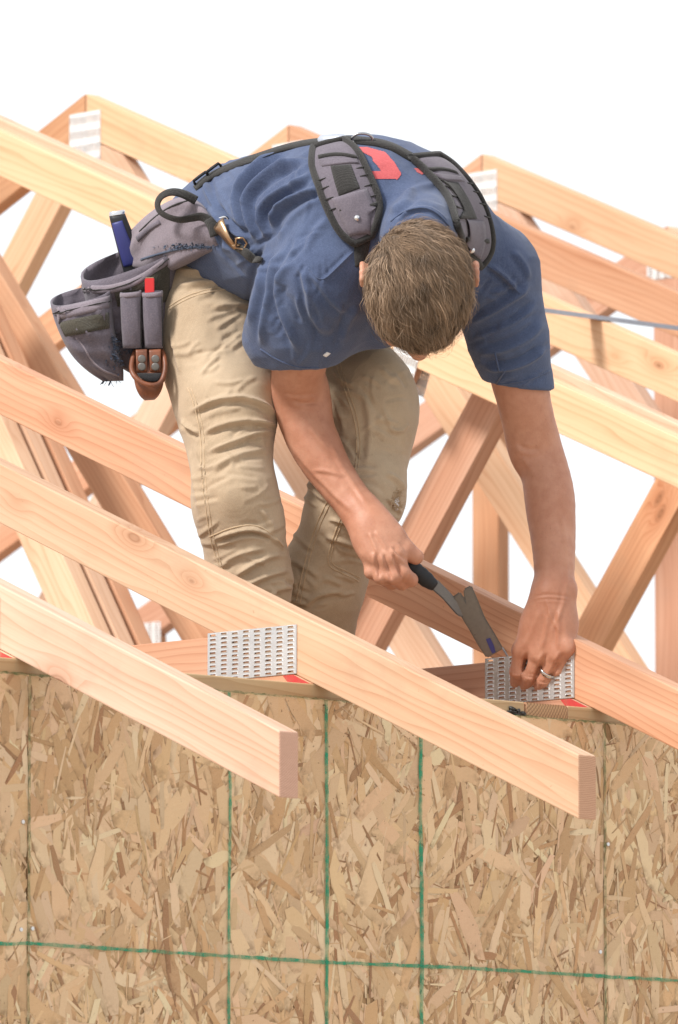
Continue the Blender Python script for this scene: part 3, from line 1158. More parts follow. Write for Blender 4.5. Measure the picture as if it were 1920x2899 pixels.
def drape_grid(bvh, left, right, nu, nv, relax=3, dg=12.6):
    """lay a band between two edge lines over a surface"""
    l, r = resample(left, nu), resample(right, nu)
    P = np.zeros((nu, nv, 3)); N = np.zeros((nu, nv, 3))
    for i in range(nu):
        for j in range(nv):
            t = j / (nv - 1)
            p, n_ = hit(bvh, *(l[i] * (1 - t) + r[i] * t), dg)
            if n_ @ FWD > 0: n_ = -n_
            P[i, j] = p; N[i, j] = n_
    for A_ in (P, N):
        for _ in range(relax):
            B_ = A_.copy()
            B_[1:-1] = .5 * A_[1:-1] + .25 * (A_[:-2] + A_[2:])
            A_[:] = B_
            B_ = A_.copy()
            if nv > 2: B_[:, 1:-1] = .5 * A_[:, 1:-1] + .25 * (A_[:, :-2] + A_[:, 2:])
            A_[:] = B_
    N /= np.linalg.norm(N, axis=-1, keepdims=True)
    return P, N


def drape(name, bvh, left, right, thick, mat, parent, nu=24, nv=7, lift=.0008, relax=3, edge=.35, dg=12.6):
    P, N = drape_grid(bvh, left, right, nu, nv, relax, dg)
    return slab(name, P, N, thick, mat, parent, edge, lift)


def drape_line(name, bvh, pts, r, mat, parent, n_=40, lift=.0, dg=12.6, seg=6):
    p2 = resample(pts, n_)
    W = []
    for q in p2:
        p, nn = hit(bvh, q[0], q[1], dg)
        if nn @ FWD > 0: nn = -nn
        W.append(p + nn * lift)
    return tube(name, W, r, mat, parent, seg)


# ------------------------------------------------------------------ materials of the figure
def skin_mat():
    n = NT('skin')
    oc = n.coord('Object')
    a = n.noise(oc, 9., 4., .6); b = n.noise(oc, 55., 4., .65); c = n.noise(oc, 330., 2., .5)
    col = n.mix(n.mapr(a, .35, .68, 0., 1.), (.52, .265, .175), (.42, .185, .112))
    col = n.mix(n.mapr(b, .42, .70, 0., .38), col, (.34, .13, .075))
    col = n.mix(n.mapr(c, .66, .76, 0., .4), col, (.28, .12, .07))
    h = n.math('ADD', n.math('MULTIPLY', b, .6), n.math('MULTIPLY', c, .5))
    return n.done(col, .5, n.bump(h, .5, .0014), Subsurface_Weight=.06, Subsurface_Radius=(.012, .004, .002), Subsurface_Scale=.6, Specular_IOR_Level=.35)


def cloth(name, col, col2, weave=900., fade=None, rough=.92, seed=0., dirt=None, bump=.35):
    n = NT(name)
    oc = n.mapping(n.coord('Object'), (1, 1, 1), (seed, seed * 2, seed * .5))
    a = n.noise(oc, 6., 4., .6); b = n.noise(oc, 45., 4., .65); f = n.noise(oc, 420., 2., .6)
    c = n.mix(n.mapr(a, .35, .68, 0., 1.), col, col2)
    c = n.mix(n.mapr(b, .35, .75, 0., .35), c, tuple(v * .72 for v in col))
    c = n.mix(n.mapr(f, .4, .72, 0., .30), c, tuple(min(1, v * 1.5 + .02) for v in col2))
    if dirt:
        d = n.noise(oc, 16., 5., .7, .6)
        c = n.mix(n.mapr(d, .60, .78, 0., dirt[3]), c, dirt[:3])
    s = n.sep(n.coord('Object'))
    w = n.math('MULTIPLY', n.math('SINE', n.math('MULTIPLY', n.math('ADD', s[0], s[2]), weave)), n.math('SINE', n.math('MULTIPLY', n.math('SUBTRACT', s[1], s[2]), weave)))
    h = n.math('ADD', n.math('MULTIPLY', f, 1.2), n.math('MULTIPLY', w, .35))
    return n.done(c, rough, n.bump(h, bump, .001), Sheen_Weight=.15, Sheen_Roughness=.6, Specular_IOR_Level=.12)


M['skin'] = skin_mat()
M['shirt'] = cloth('navy_jersey', (.049, .068, .132), (.071, .098, .176))
M['denim'] = cloth('tan_canvas', (.475, .37, .258), (.355, .262, .172), 1300., dirt=(.17, .12, .07, .6), seed=3.)
M['seam'] = cloth('tan_thread', (.50, .38, .25), (.42, .30, .185), seed=4.)
M['belt'] = cloth('grey_violet_canvas', (.098, .086, .108), (.145, .125, .150), 1400., dirt=(.05, .045, .045, .4), seed=5.)
M['belt_light'] = cloth('worn_violet_canvas', (.17, .145, .17), (.22, .185, .21), 1400., seed=6.)
M['frayed'] = cloth('frayed_navy', (.045, .06, .10), (.085, .105, .15), seed=7.)
M['webbing'] = cloth('black_webbing', (.018, .017, .017), (.035, .033, .031), 2400., seed=8., bump=.8)
M['web_dusty'] = cloth('dusty_webbing', (.040, .036, .028), (.075, .066, .048), 2400., seed=9., bump=.9)
M['print'] = cloth('red_print', (.42, .065, .075), (.50, .10, .105), seed=10., rough=.6)
M['boot'] = cloth('brown_boot', (.10, .055, .03), (.07, .04, .022), seed=11., rough=.6)


def leather():
    n = NT('leather')
    oc = n.coord('Object')
    a = n.noise(oc, 30., 5., .65); b = n.noise(oc, 160., 3., .6)
    c = n.mix(n.mapr(a, .35, .7, 0., 1.), (.22, .075, .035), (.12, .045, .025))
    c = n.mix(n.mapr(b, .6, .75, 0., .4), c, (.35, .18, .10))
    return n.done(c, .45, n.bump(b, .3, .001), Specular_IOR_Level=.4)


M['leather'] = leather()
M['brass'] = metal('worn_brass', (.50, .33, .20), .35)
M['blue_grip'] = NT('blue_grip').done((.028, .035, .17), .5)
M['black_grip'] = NT('black_rubber').done((.020, .021, .024), .55, Specular_IOR_Level=.3)
M['red_pencil'] = NT('red_paint_pencil').done((.62, .025, .03), .35)
M['chrome'] = metal('chrome', (.75, .75, .77), .15)
M['hammer_steel'] = metal('hammer_steel', (.16, .15, .14), .36, met=.35, sc=180.)
M['ring_metal'] = metal('ring_metal', (.62, .61, .60), .22)
n = NT('hair')
hv_ = n.node('ShaderNodeAttribute', attribute_name='tint').outputs['Color']
M['hair'] = n.done(hv_, .55, Specular_IOR_Level=.3)

PXM = 1775.0
r_ = lambda px: px / PXM
EX, EY, EZ = np.eye(3)
BODY_AX = [EX, -EY, EZ]          # his left, forward, up
# ------------------------------------------------------------------ bones: (x, y on the drawing, metres away)
HEAD_C = at(1187, 806, 12.40)
hu = -FWD * .965 - UPV * .26; hu /= np.linalg.norm(hu)      # crown towards the photographer
hs = RGT.copy()                                              # his left
hf = np.cross(hs, hu); hf /= np.linalg.norm(hf)
if hf @ UPV > 0: hf = -hf                                    # face looks down
hs = np.cross(hf, hu) * (1 if np.cross(hf, hu) @ RGT > 0 else -1)
H_AX = [hs, hf, hu]
hd = lambda a, b, c: HEAD_C + hs * a + hf * b + hu * c
C7 = at(1190, 600, 12.64)
RS, RE, RW = at(912, 800, 12.51), at(840, 1110, 12.66), at(1030, 1458, 12.61)
LS, LE, LW = at(1392, 775, 12.71), at(1531, 1285, 12.785), at(1568, 1680, 12.685)

skin = []
A = lambda prim, k=.02: skin.append(('add', prim, k))
# head
A(pell(hd(0, -.004, .015), H_AX, (.078, .099, .093)))
A(pell(hd(0, .03, -.06), H_AX, (.058, .068, .075)), .03)
A(pell(hd(0, .075, -.125), H_AX, (.026, .022, .022)), .03)       # chin
A(pcone(hd(0, .096, -.005), hd(0, .122, -.050), .008, .0135), .012)  # nose
A(pell(hd(0.012, .117, -.055), H_AX, (.008, .009, .007)), .006); A(pell(hd(-.012, .117, -.055), H_AX, (.008, .009, .007)), .006)
A(pcone(hd(-.04, .083, .012), hd(.04, .083, .012), .013, .013), .02)   # brow
for s in (-1, 1):
    skin.append(('sub', pell(hd(s * .033, .101, -.012), H_AX, (.017, .013, .010)), .012))
    A(pell(hd(s * .033, .082, -.013), H_AX, (.0135, .0135, .0115)), .003)  # eye
    A(pell(hd(s * .045, .07, -.05), H_AX, (.022, .02, .018)), .02)         # cheek
    # ear: rim and lobe
    e0 = hd(s * .079, -.012, -.012)
    A(pell(e0, [hs, hf, hu], (.009, .019, .030)), .006)
    for i in range(7):
        t0, t1 = -2.2 + i * .62, -2.2 + (i + 1) * .62
        q = lambda t: e0 + hs * (s * .010) + (hf * -math.cos(t) * .017 - hu * math.sin(t) * -.028)
        A(pcone(q(t0), q(t1), .0045, .0045), .004)
A(pcone(hd(-.022, .106, -.082), hd(.022, .106, -.082), .0075, .0075), .006)   # lips
A(pcone(hd(-.018, .103, -.094), hd(.018, .103, -.094), .0075, .0075), .004)
# neck and trunk (under the shirt)
A(pcone(hd(0, -.045, -.05), C7, .054, .050), .03)
A(pell(at(1095, 690, 12.62), BODY_AX, (.13, .11, .085)), .05)
A(pell(at(940, 650, 12.68), BODY_AX, (.15, .16, .11)), .06)
A(pell(at(720, 710, 12.84), BODY_AX, (.14, .15, .10)), .06)
A(pcone(C7, RS, .042, .046), .03); A(pcone(C7, LS, .042, .044), .03)


def mixp(a, b, t, off=None):
    p = a * (1 - t) + b * t
    return p if off is None else p + off


# arms: (x, y, metres away, radius)
RA = [(912, 800, 12.51, .050), (850, 1000, 12.60, .044), (838, 1110, 12.66, .0400), (858, 1180, 12.665, .0415), (895, 1265, 12.655, .0400),
      (930, 1330, 12.645, .0345), (978, 1395, 12.63, .0315), (1030, 1458, 12.61, .0285)]
LA = [(1392, 775, 12.71, .050), (1472, 1080, 12.75, .0445), (1499, 1205, 12.775, .0425), (1531, 1285, 12.785, .0370), (1549, 1355, 12.77, .0400),
      (1558, 1430, 12.75, .0400), (1566, 1510, 12.73, .0360), (1570, 1600, 12.705, .0315), (1568, 1690, 12.685, .0305)]
for ch in (RA, LA):
    ch = resample(np.array(ch), 34)
    for p, q in zip(ch[:-1], ch[1:]): A(pcone(at(*p[:3]), at(*q[:3]), p[3], q[3]), .003)
A(pell(at(1478, 1270, 12.775), [RGT, UPV, FWD], (.016, .030, .022)), .03)     # inside of the elbow
A(pell(at(905, 1120, 12.66), [RGT, UPV, FWD], (.012, .026, .02)), .03)
# veins along the forearms
for pts in ([(800, 1215), (850, 1290), (905, 1350), (960, 1410)], [(955, 1270), (985, 1330), (1020, 1380), (1050, 1440)],
            [(1570, 1620), (1560, 1680), (1575, 1740)], [(1600, 1560), (1605, 1640), (1590, 1720), (1560, 1790)]):
    pass

# left hand: back towards us, fingertips pressed on the plate
LM = [at(1473, 1845, 12.705), at(1528, 1856, 12.682), at(1577, 1856, 12.664), at(1609, 1838, 12.655)]
LP = [at(1463, 1903, 12.712), at(1500, 1915, 12.700), at(1541, 1925, 12.688), at(1583, 1899, 12.672)]
LD = [at(1463, 1929, 12.738), at(1492, 1944, 12.727), at(1525, 1955, 12.714), at(1563, 1935, 12.694)]
LT = [at(1466, 1936, 12.752), at(1489, 1953, 12.738), at(1518, 1966, 12.722), at(1557, 1948, 12.703)]
LR = [.0122, .0119, .0121, .0104]
for i in range(4):
    r = LR[i]
    root = mixp(LW, LM[i], .42)
    A(pcone(root, LM[i], .0185, r + .0022), .02)
    A(pcone(LM[i], LP[i], r + .0008, r), .003)
    A(pcone(LP[i], LD[i], r, r * .92), .0025)
    A(pcone(LD[i], LT[i], r * .92, r * .80), .0025)
    A(pell(LM[i] - FWD * .006 + UPV * .004, [RGT, UPV, FWD], (.010, .010, .010)), .010)    # knuckle
    A(pell(LP[i] - FWD * .003, [RGT, UPV, FWD], (r * .98, r * .8, r * .9)), .004)
A(pell(at(1553, 1775, 12.685), [RGT, UPV, FWD], (.036, .048, .022)), .03)
A(pcone(LW, at(1590, 1760, 12.675), .027, .021), .02); A(pcone(LW, at(1520, 1760, 12.695), .027, .021), .02)
A(pcone(at(1525, 1735, 12.70), at(1492, 1810, 12.735), .017, .0145), .012)   # thumb behind
A(pcone(at(1492, 1810, 12.735), at(1478, 1868, 12.745), .0140, .0125), .006)
A(pcone(at(1478, 1868, 12.745), at(1476, 1895, 12.752), .0125, .0105), .005)
# tendons
for i in range(1, 4):
    A(pcone(mixp(LW, LM[i], .3) - FWD * .019, LM[i] - FWD * .012, .0030, .0036), .011)
A(pell(at(1612, 1668, 12.675), [RGT, UPV, FWD], (.010, .013, .012)), .012)

# right hand: fist round the hammer's grip
G0, G1 = at(1075, 1532, 12.605), at(1228, 1656, 12.615)          # grip axis
gd = (G1 - G0) / np.linalg.norm(G1 - G0)
gq = np.cross(gd, FWD); gq /= np.linalg.norm(gq)
if gq @ UPV > 0: gq = -gq                                         # below the grip on the drawing
RM = [at(1123, 1573, 12.572), at(1098, 1580, 12.566), at(1072, 1577, 12.568), at(1052, 1565, 12.576)]
RP = [at(1140, 1622, 12.568), at(1112, 1634, 12.562), at(1080, 1634, 12.566), at(1052, 1620, 12.574)]
RD = [at(1163, 1642, 12.592), at(1138, 1650, 12.590), at(1108, 1650, 12.594), at(1080, 1636, 12.60)]
RT = [at(1168, 1640, 12.616), at(1146, 1644, 12.616), at(1118, 1640, 12.620), at(1092, 1625, 12.622)]
RR = [.0122, .0124, .0120, .0106]
for i in range(4):
    r = RR[i]
    A(pcone(mixp(RW, RM[i], .35), RM[i], .018, r + .002), .02)
    A(pcone(RM[i], RP[i], r + .001, r), .004)
    A(pcone(RP[i], RD[i], r, r * .92), .0035)
    A(pcone(RD[i], RT[i], r * .92, r * .8), .0035)
    A(pell(RM[i] - FWD * .005, [RGT, UPV, FWD], (.010, .010, .010)), .008)
    A(pell(RP[i] - FWD * .003, [RGT, UPV, FWD], (r * .96, r * .9, r * .9)), .004)
A(pell(at(1072, 1525, 12.59), [RGT, UPV, FWD], (.033, .036, .022)), .03)
A(pcone(at(1062, 1482, 12.60), at(1112, 1522, 12.590), .022, .0190), .014)     # thumb
A(pcone(at(1112, 1522, 12.590), at(1145, 1556, 12.586), .0185, .0160), .008)
A(pcone(at(1145, 1556, 12.586), at(1178, 1576, 12.590), .0160, .0125), .005)
A(pcone(RW, at(1060, 1500, 12.60), .028, .024), .02)
# the line of the legs
LEGS = {'r': [(600, 850, 12.80, .085), (640, 1150, 12.70, .072), (663, 1420, 12.63, .058), (700, 1640, 12.66, .054), (775, 2330, 12.74, .036)],
        'l': [(890, 880, 12.92, .085), (1025, 1150, 12.79, .074), (1000, 1420, 12.72, .062), (912, 1640, 12.76, .060), (842, 2330, 12.90, .036)]}
A(pell(at(705, 800, 12.86), BODY_AX, (.13, .10, .09)), .05)

sv, sq = build_sdf('body', skin, .0021)
sv = smooth(sv, sq, 1, .4)
sn = vert_normals(sv, sq)
spx = to_px(sv)
marks = [  # veins, tendons, creases between the fingers, wrinkles on the knuckles
    ([(800, 1225), (850, 1300), (905, 1360), (960, 1415), (1010, 1460)], .0024, 7), ([(930, 1240), (960, 1310), (1000, 1370), (1050, 1440)], .0020, 7),
    ([(870, 1200), (915, 1260), (965, 1300)], .0022, 9), ([(880, 1330), (930, 1335), (985, 1350)], .0016, 6), ([(820, 1130), (860, 1145), (905, 1138)], -.0022, 6), ([(800, 1112), (850, 1122), (900, 1112)], -.0016, 5),
    ([(1600, 1560), (1608, 1640), (1592, 1720), (1560, 1800)], .0020, 6), ([(1545, 1690), (1560, 1750), (1590, 1800)], .0018, 5), ([(1580, 1440), (1600, 1500), (1606, 1580)], .0016, 7),
    ([(1505, 1690), (1560, 1682), (1620, 1692)], -.0018, 4), ([(1510, 1700), (1560, 1694), (1615, 1703)], -.0012, 3.5),
    ([(1460, 1250), (1490, 1275), (1530, 1270)], -.0022, 8), ([(1470, 1290), (1500, 1320), (1520, 1360)], .0018, 9),
    ([(1498, 1838), (1488, 1870), (1481, 1935)], -.0042, 6), ([(1551, 1845), (1530, 1885), (1508, 1950)], -.0042, 6), ([(1596, 1845), (1578, 1880), (1552, 1930)], -.0042, 6),
    ([(1447, 1903), (1462, 1908), (1478, 1905)], -.0018, 3.5), ([(1482, 1912), (1498, 1918), (1514, 1915)], -.0018, 3.5), ([(1524, 1928), (1538, 1934), (1554, 1930)], -.0018, 3.5),
    ([(1448, 1897), (1462, 1901), (1478, 1898)], -.0012, 3), ([(1484, 1905), (1500, 1910), (1516, 1908)], -.0012, 3), ([(1526, 1938), (1538, 1943), (1550, 1940)], -.0012, 3),
    ([(1530, 1720), (1505, 1790), (1480, 1840)], .0022, 8), ([(1555, 1720), (1545, 1790), (1532, 1845)], .0024, 7), ([(1580, 1720), (1582, 1790), (1580, 1845)], .0024, 7),
    ([(1064, 1560), (1068, 1600), (1076, 1640)], -.0036, 5), ([(1086, 1562), (1096, 1605), (1110, 1648)], -.0036, 5), ([(1112, 1562), (1124, 1600), (1142, 1645)], -.0036, 5),
    ([(1110, 1545), (1135, 1575), (1160, 1592)], -.0040, 5), ([(1128, 1535), (1140, 1545), (1150, 1560)], -.0012, 4), ([(1060, 1500), (1080, 1530), (1100, 1560)], .0020, 7), ([(1045, 1505), (1058, 1540), (1070, 1570)], .0020, 6)]
sf = np.clip(-(sn @ FWD), 0, 1)
SH = fold_field(spx, marks) * sf
SH += .0005 * vnoise(sv, 60., 31) + .0010 * vnoise(sv, 22., 32)
sv = sv + sn * SH[:, None]
person = empty('person', at(810, 2474, 12.82))
tag(person, 'bent-over workman in navy t-shirt and tan work trousers hammering a plate', 'person')
body = link('body', mesh_quads('body', sv, sq), M['skin'], person, smooth=True)
S_BVH = bvh_of(sv, sq)

# ------------------------------------------------------------------ t-shirt
sh = []
B_ = lambda prim, k=.05: sh.append(('add', prim, k))
tl = np.array([0, -.05, 0])
B_(pell(at(690, 690, 12.85), BODY_AX, (.145, .14, .110)))
B_(pell(at(800, 658, 12.77), BODY_AX, (.160, .17, .126)), .06)
B_(pell(at(950, 642, 12.67), BODY_AX, (.175, .17, .138)), .06)
B_(pell(at(1095, 640, 12.60), BODY_AX, (.175, .13, .135)), .06)
B_(pell(at(1020, 860, 12.65), BODY_AX, (.105, .13, .090)), .06)       # front hanging down
B_(pcone(at(1190, 620, 12.63), RS + UPV * .005, .072, .074), .05)
B_(pcone(at(1190, 625, 12.63), LS + UPV * .005, .074, .064), .05)
RH = at(838, 1005, 12.605)                                            # middle of the right hem
B_(pcone(RS, mixp(RS, RH, .55), .076, .077), .04)
B_(pcone(mixp(RS, RH, .5), mixp(RS, RH, 1.3), .078, .060), .03)
B_(pcone(at(810, 820, 12.54), at(742, 960, 12.58), .050, .032), .03)  # drape at the back of the sleeve
LH = at(1472, 1080, 12.755)
B_(pcone(LS, mixp(LS, LH, .6), .066, .059), .05)
B_(pcone(mixp(LS, LH, .5), mixp(LS, LH, 1.3), .061, .0500), .03)
# open hems and neck
rdir = -UPV * .93 + RGT * .12 + FWD * .3; rdir /= np.linalg.norm(rdir)
ldir = -UPV * .93 + RGT * .02 - RGT * .17 + FWD * .15; ldir = -UPV * .95 - RGT * .14 + FWD * .12; ldir /= np.linalg.norm(ldir)
sh.append(('cut', halfspace(at(830, 1040, 12.56), rdir), .003, at(830, 1060, 12.6) - .22, at(830, 1060, 12.6) + .22))
sh.append(('cut', halfspace(at(1477, 1098, 12.71), ldir), .003, at(1480, 1130, 12.75) - .16, at(1480, 1130, 12.75) + .16))
sh.append(('sub', pcone(mixp(RS, RH, .90), mixp(RS, RH, 1.5), .050, .054), .003))
sh.append(('sub', pcone(mixp(LS, LH, .84), mixp(LS, LH, 1.5), .0465, .0440), .003))
B_(pcone(C7 + UPV * .004, hd(0, -.070, -.040), .064, .060), .03)                 # collar round the neck
sh.append(('sub', pell(hd(0, .0, .02), H_AX, (.0795, .102, .10)), .004))
sh.append(('sub', pcone(hd(0, -.045, -.05), hd(0, -.02, .02), .057, .085), .004))
hemn = EY * .90 - EZ * .48
sh.append(('cut', halfspace(at(560, 545, 12.90), hemn), .004, at(560, 650, 12.94) - .3, at(560, 650, 12.94) + .3))
tv, tq = build_sdf('t_shirt', sh, .0027)
tv = smooth(tv, tq, 3, .5)
Z2 = lambda pts: [(500 + x / 2.412, 350 + y / 2.412) for x, y in pts]
Z3 = lambda pts: [(850 + x / 2.24, 350 + y / 2.24) for x, y in pts]
folds = [
    (Z2([(480, 780), (420, 600), (405, 500), (460, 400), (580, 290), (740, 190)]), .016, 13),
    (Z2([(560, 840), (480, 640), (475, 520), (545, 420), (700, 310), (900, 240)]), .017, 13),
    (Z2([(610, 800), (565, 650), (600, 545), (710, 470), (930, 350)]), .015, 14),
    (Z2([(640, 720), (655, 610), (770, 510), (1000, 440)]), .013, 14),
    (Z2([(330, 690), (225, 500), (195, 385)]), .012, 12),
    (Z2([(500, 800), (340, 700), (210, 560)]), .013, 14),
    (Z2([(420, 500), (500, 360), (620, 250), (800, 170)]), .005, 12),
    (Z2([(640, 800), (570, 1000), (535, 1200), (495, 1400)]), .010, 16),
    (Z2([(740, 820), (645, 960), (610, 1200), (575, 1540)]), .011, 17),
    (Z2([(800, 900), (690, 1050), (685, 1200), (760, 1400), (850, 1580)]), .012, 19),
    (Z2([(850, 960), (885, 1100), (905, 1250), (960, 1380), (1050, 1470)]), .010, 17),
    (Z2([(890, 1000), (980, 1100), (1070, 1230), (1190, 1310)]), .006, 15),
    (Z2([(1000, 500), (880, 560), (760, 660), (690, 800)]), .006, 18),
    (Z2([(1050, 640), (940, 740), (860, 900)]), .005, 20),
    (Z2([(1210, 870), (1100, 980), (985, 1090)]), .004, 9),
    (Z3([(1180, 890), (1290, 960), (1390, 1080)]), .009, 12),
    (Z3([(1460, 1000), (1380, 1085), (1200, 1200), (1060, 1280)]), .010, 16),
    (Z3([(1510, 1120), (1400, 1230), (1250, 1310), (1080, 1370)]), .007, 13),
    (Z3([(1545, 1250), (1450, 1350), (1300, 1430), (1120, 1460)]), .011, 18),
    (Z3([(1560, 1400), (1450, 1500), (1300, 1550), (1150, 1540)]), .012, 14),
    (Z3([(1340, 800), (1420, 900), (1450, 1000)]), .005, 14),
    (Z3([(560, 570), (620, 510), (740, 420)]), .010, 15),
    (Z3([(640, 480), (760, 400), (880, 380)]), .004, 16),
    (Z3([(590, 620), (690, 545), (790, 530), (890, 580), (950, 660)]), .006, 9),
    (Z3([(20, 1000), (120, 1160), (160, 1300), (240, 1330)]), .006, 18),
    (Z3([(380, 1150), (300, 1250), (250, 1400)]), .006, 18),
    (Z2([(230, 450), (330, 600), (470, 740)]), .006, 14),
]
rc = random.Random(22)
creases_t = []
for i in range(46):                       # back and waist: creases run up from the belt
    cx, cy = rc.uniform(580, 900), rc.uniform(430, 760)
    a_ = math.radians(rc.gauss(-48 if cx > 700 else 55, 16)); L_ = rc.uniform(50, 130); b_ = rc.uniform(-12, 12)
    creases_t.append(([(cx - L_ / 2 * math.cos(a_), cy - L_ / 2 * math.sin(a_)), (cx - b_ * math.sin(a_), cy + b_ * math.cos(a_)), (cx + L_ / 2 * math.cos(a_), cy + L_ / 2 * math.sin(a_))], rc.choice((-1, 1, 1)) * rc.uniform(.0012, .0034), rc.uniform(5, 8)))
for i in range(40):                       # sleeves
    if i % 2: cx, cy, a_ = rc.uniform(730, 980), rc.uniform(760, 1030), math.radians(rc.gauss(80, 20))
    else: cx, cy, a_ = rc.uniform(1330, 1540), rc.uniform(790, 1080), math.radians(rc.gauss(-32, 16))
    L_ = rc.uniform(40, 120); b_ = rc.uniform(-12, 12)
    creases_t.append(([(cx - L_ / 2 * math.cos(a_), cy - L_ / 2 * math.sin(a_)), (cx - b_ * math.sin(a_), cy + b_ * math.cos(a_)), (cx + L_ / 2 * math.cos(a_), cy + L_ / 2 * math.sin(a_))], rc.choice((-1, 1)) * rc.uniform(.0010, .0030), rc.uniform(5, 8)))
tn = vert_normals(tv, tq)
px = to_px(tv)
front = np.clip(.25 - tn @ FWD, 0, 1)
H = fold_field(px, [(p_, a_ * .95, w_ * .60) for p_, a_, w_ in folds] + creases_t) * np.clip(front * 1.4, 0, 1)
rid = lambda P, sc, sd_: 1 - 2 * np.abs(vnoise(P, sc, sd_))
H += .0022 * vnoise(tv, 14., 1) + .0016 * rid(tv * np.array([1., .6, 1.3]), 22., 2) + .0030 * vnoise(tv, 6., 3) + .0006 * rid(tv, 48., 21)
tv = tv + tn * H[:, None]
tv = smooth(tv, tq, 1, .35)
shirt = link('t_shirt', mesh_quads('t_shirt', tv, tq), M['shirt'], person, smooth=True)
T_BVH = bvh_of(tv, tq)
# hem stitching and sleeve seams
drape_line('hem_seam', T_BVH, [(737, 988), (790, 1022), (850, 1042), (905, 1040)], .0016, M['shirt'], person)
drape_line('hem_seam', T_BVH, [(1372, 1086), (1430, 1088), (1500, 1074), (1556, 1050)], .0016, M['shirt'], person)
drape_line('sleeve_seam', T_BVH, Z2([(1205, 875), (1110, 970), (985, 1090), (900, 990)]), .0013, M['shirt'], person)
drape_line('sleeve_seam', T_BVH, Z3([(1180, 895), (1290, 965), (1395, 1080)]), .0013, M['shirt'], person)
drape_line('collar_seam', T_BVH, Z3([(575, 620), (640, 565), (720, 535), (800, 530), (880, 570), (945, 650)]), .0018, M['shirt'], person)

# red print across the upper back
def in_poly(x, y, poly):
    c = False
    for i in range(len(poly)):
        (x1, y1), (x2, y2) = poly[i], poly[i - 1]
        if (y1 > y) != (y2 > y) and x < (x2 - x1) * (y - y1) / (y2 - y1) + x1: c = not c
    return c


def patch(name, bvh, poly, mat, parent, cell=2.0, lift=.0009, dg=12.6):
    """thin printed patch laid on a garment"""
    xs = [p[0] for p in poly]; ys = [p[1] for p in poly]
    nx, ny = int((max(xs) - min(xs)) / cell) + 1, int((max(ys) - min(ys)) / cell) + 1
    idx, V, F = {}, [], []

    def vid(i, j):
        if (i, j) not in idx:
            p, nn = hit(bvh, min(xs) + i * cell, min(ys) + j * cell, dg)
            if nn @ FWD > 0: nn = -nn
            idx[(i, j)] = len(V); V.append(p + nn * lift)
        return idx[(i, j)]
    for i in range(nx):
        for j in range(ny):
            if in_poly(min(xs) + (i + .5) * cell, min(ys) + (j + .5) * cell, poly):
                F.append((vid(i, j), vid(i, j + 1), vid(i + 1, j + 1), vid(i + 1, j)))
    return link(name, mesh_np(name, V, F), mat, parent, smooth=True)


patch('shirt_print', T_BVH, Z3([(325, 150), (430, 152), (540, 182), (600, 250), (642, 320), (618, 354), (470, 352), (432, 332), (424, 306), (512, 300), (488, 268), (462, 240), (455, 212), (395, 182)]), M['print'], person)
patch('shirt_print', T_BVH, Z3([(722, 284), (748, 286), (788, 318), (768, 324), (740, 308)]), M['print'], person)

# ------------------------------------------------------------------ trousers
tr = []
C_ = lambda prim, k=.04: tr.append(('add', prim, k))
C_(pell(at(690, 790, 12.88), BODY_AX, (.165, .135, .135)), .05)
C_(pell(at(640, 760, 12.92), BODY_AX, (.155, .14, .13)), .05)
for k, L_ in LEGS.items():
    for i, (a, b) in enumerate(zip(L_[:-1], L_[1:])):
        C_(pcone(at(*a[:3]), at(*b[:3]), a[3] + .004, (b[3] + .004) if i < 3 else .062), .035)
C_(pcone(at(720, 1640, 12.64), at(700, 1500, 12.63), .052, .055), .03)
C_(pell(at(1066, 1200, 12.76), [RGT, UPV, FWD], (.054, .12, .07)), .04)
C_(pell(at(1065, 1390, 12.71), [RGT, UPV, FWD], (.045, .06, .05)), .03)
C_(pell(at(560, 980, 12.74), [RGT, UPV, FWD], (.055, .10, .07)), .04)
pv, pq = build_sdf('trousers', tr, .0027)
pv = smooth(pv, pq, 3, .5)
Z5 = lambda pts: [(450 + x / 1.96, 950 + y / 1.96) for x, y in pts]
Z1 = lambda pts: [(120 + x / 2.306, 500 + y / 2.306) for x, y in pts]
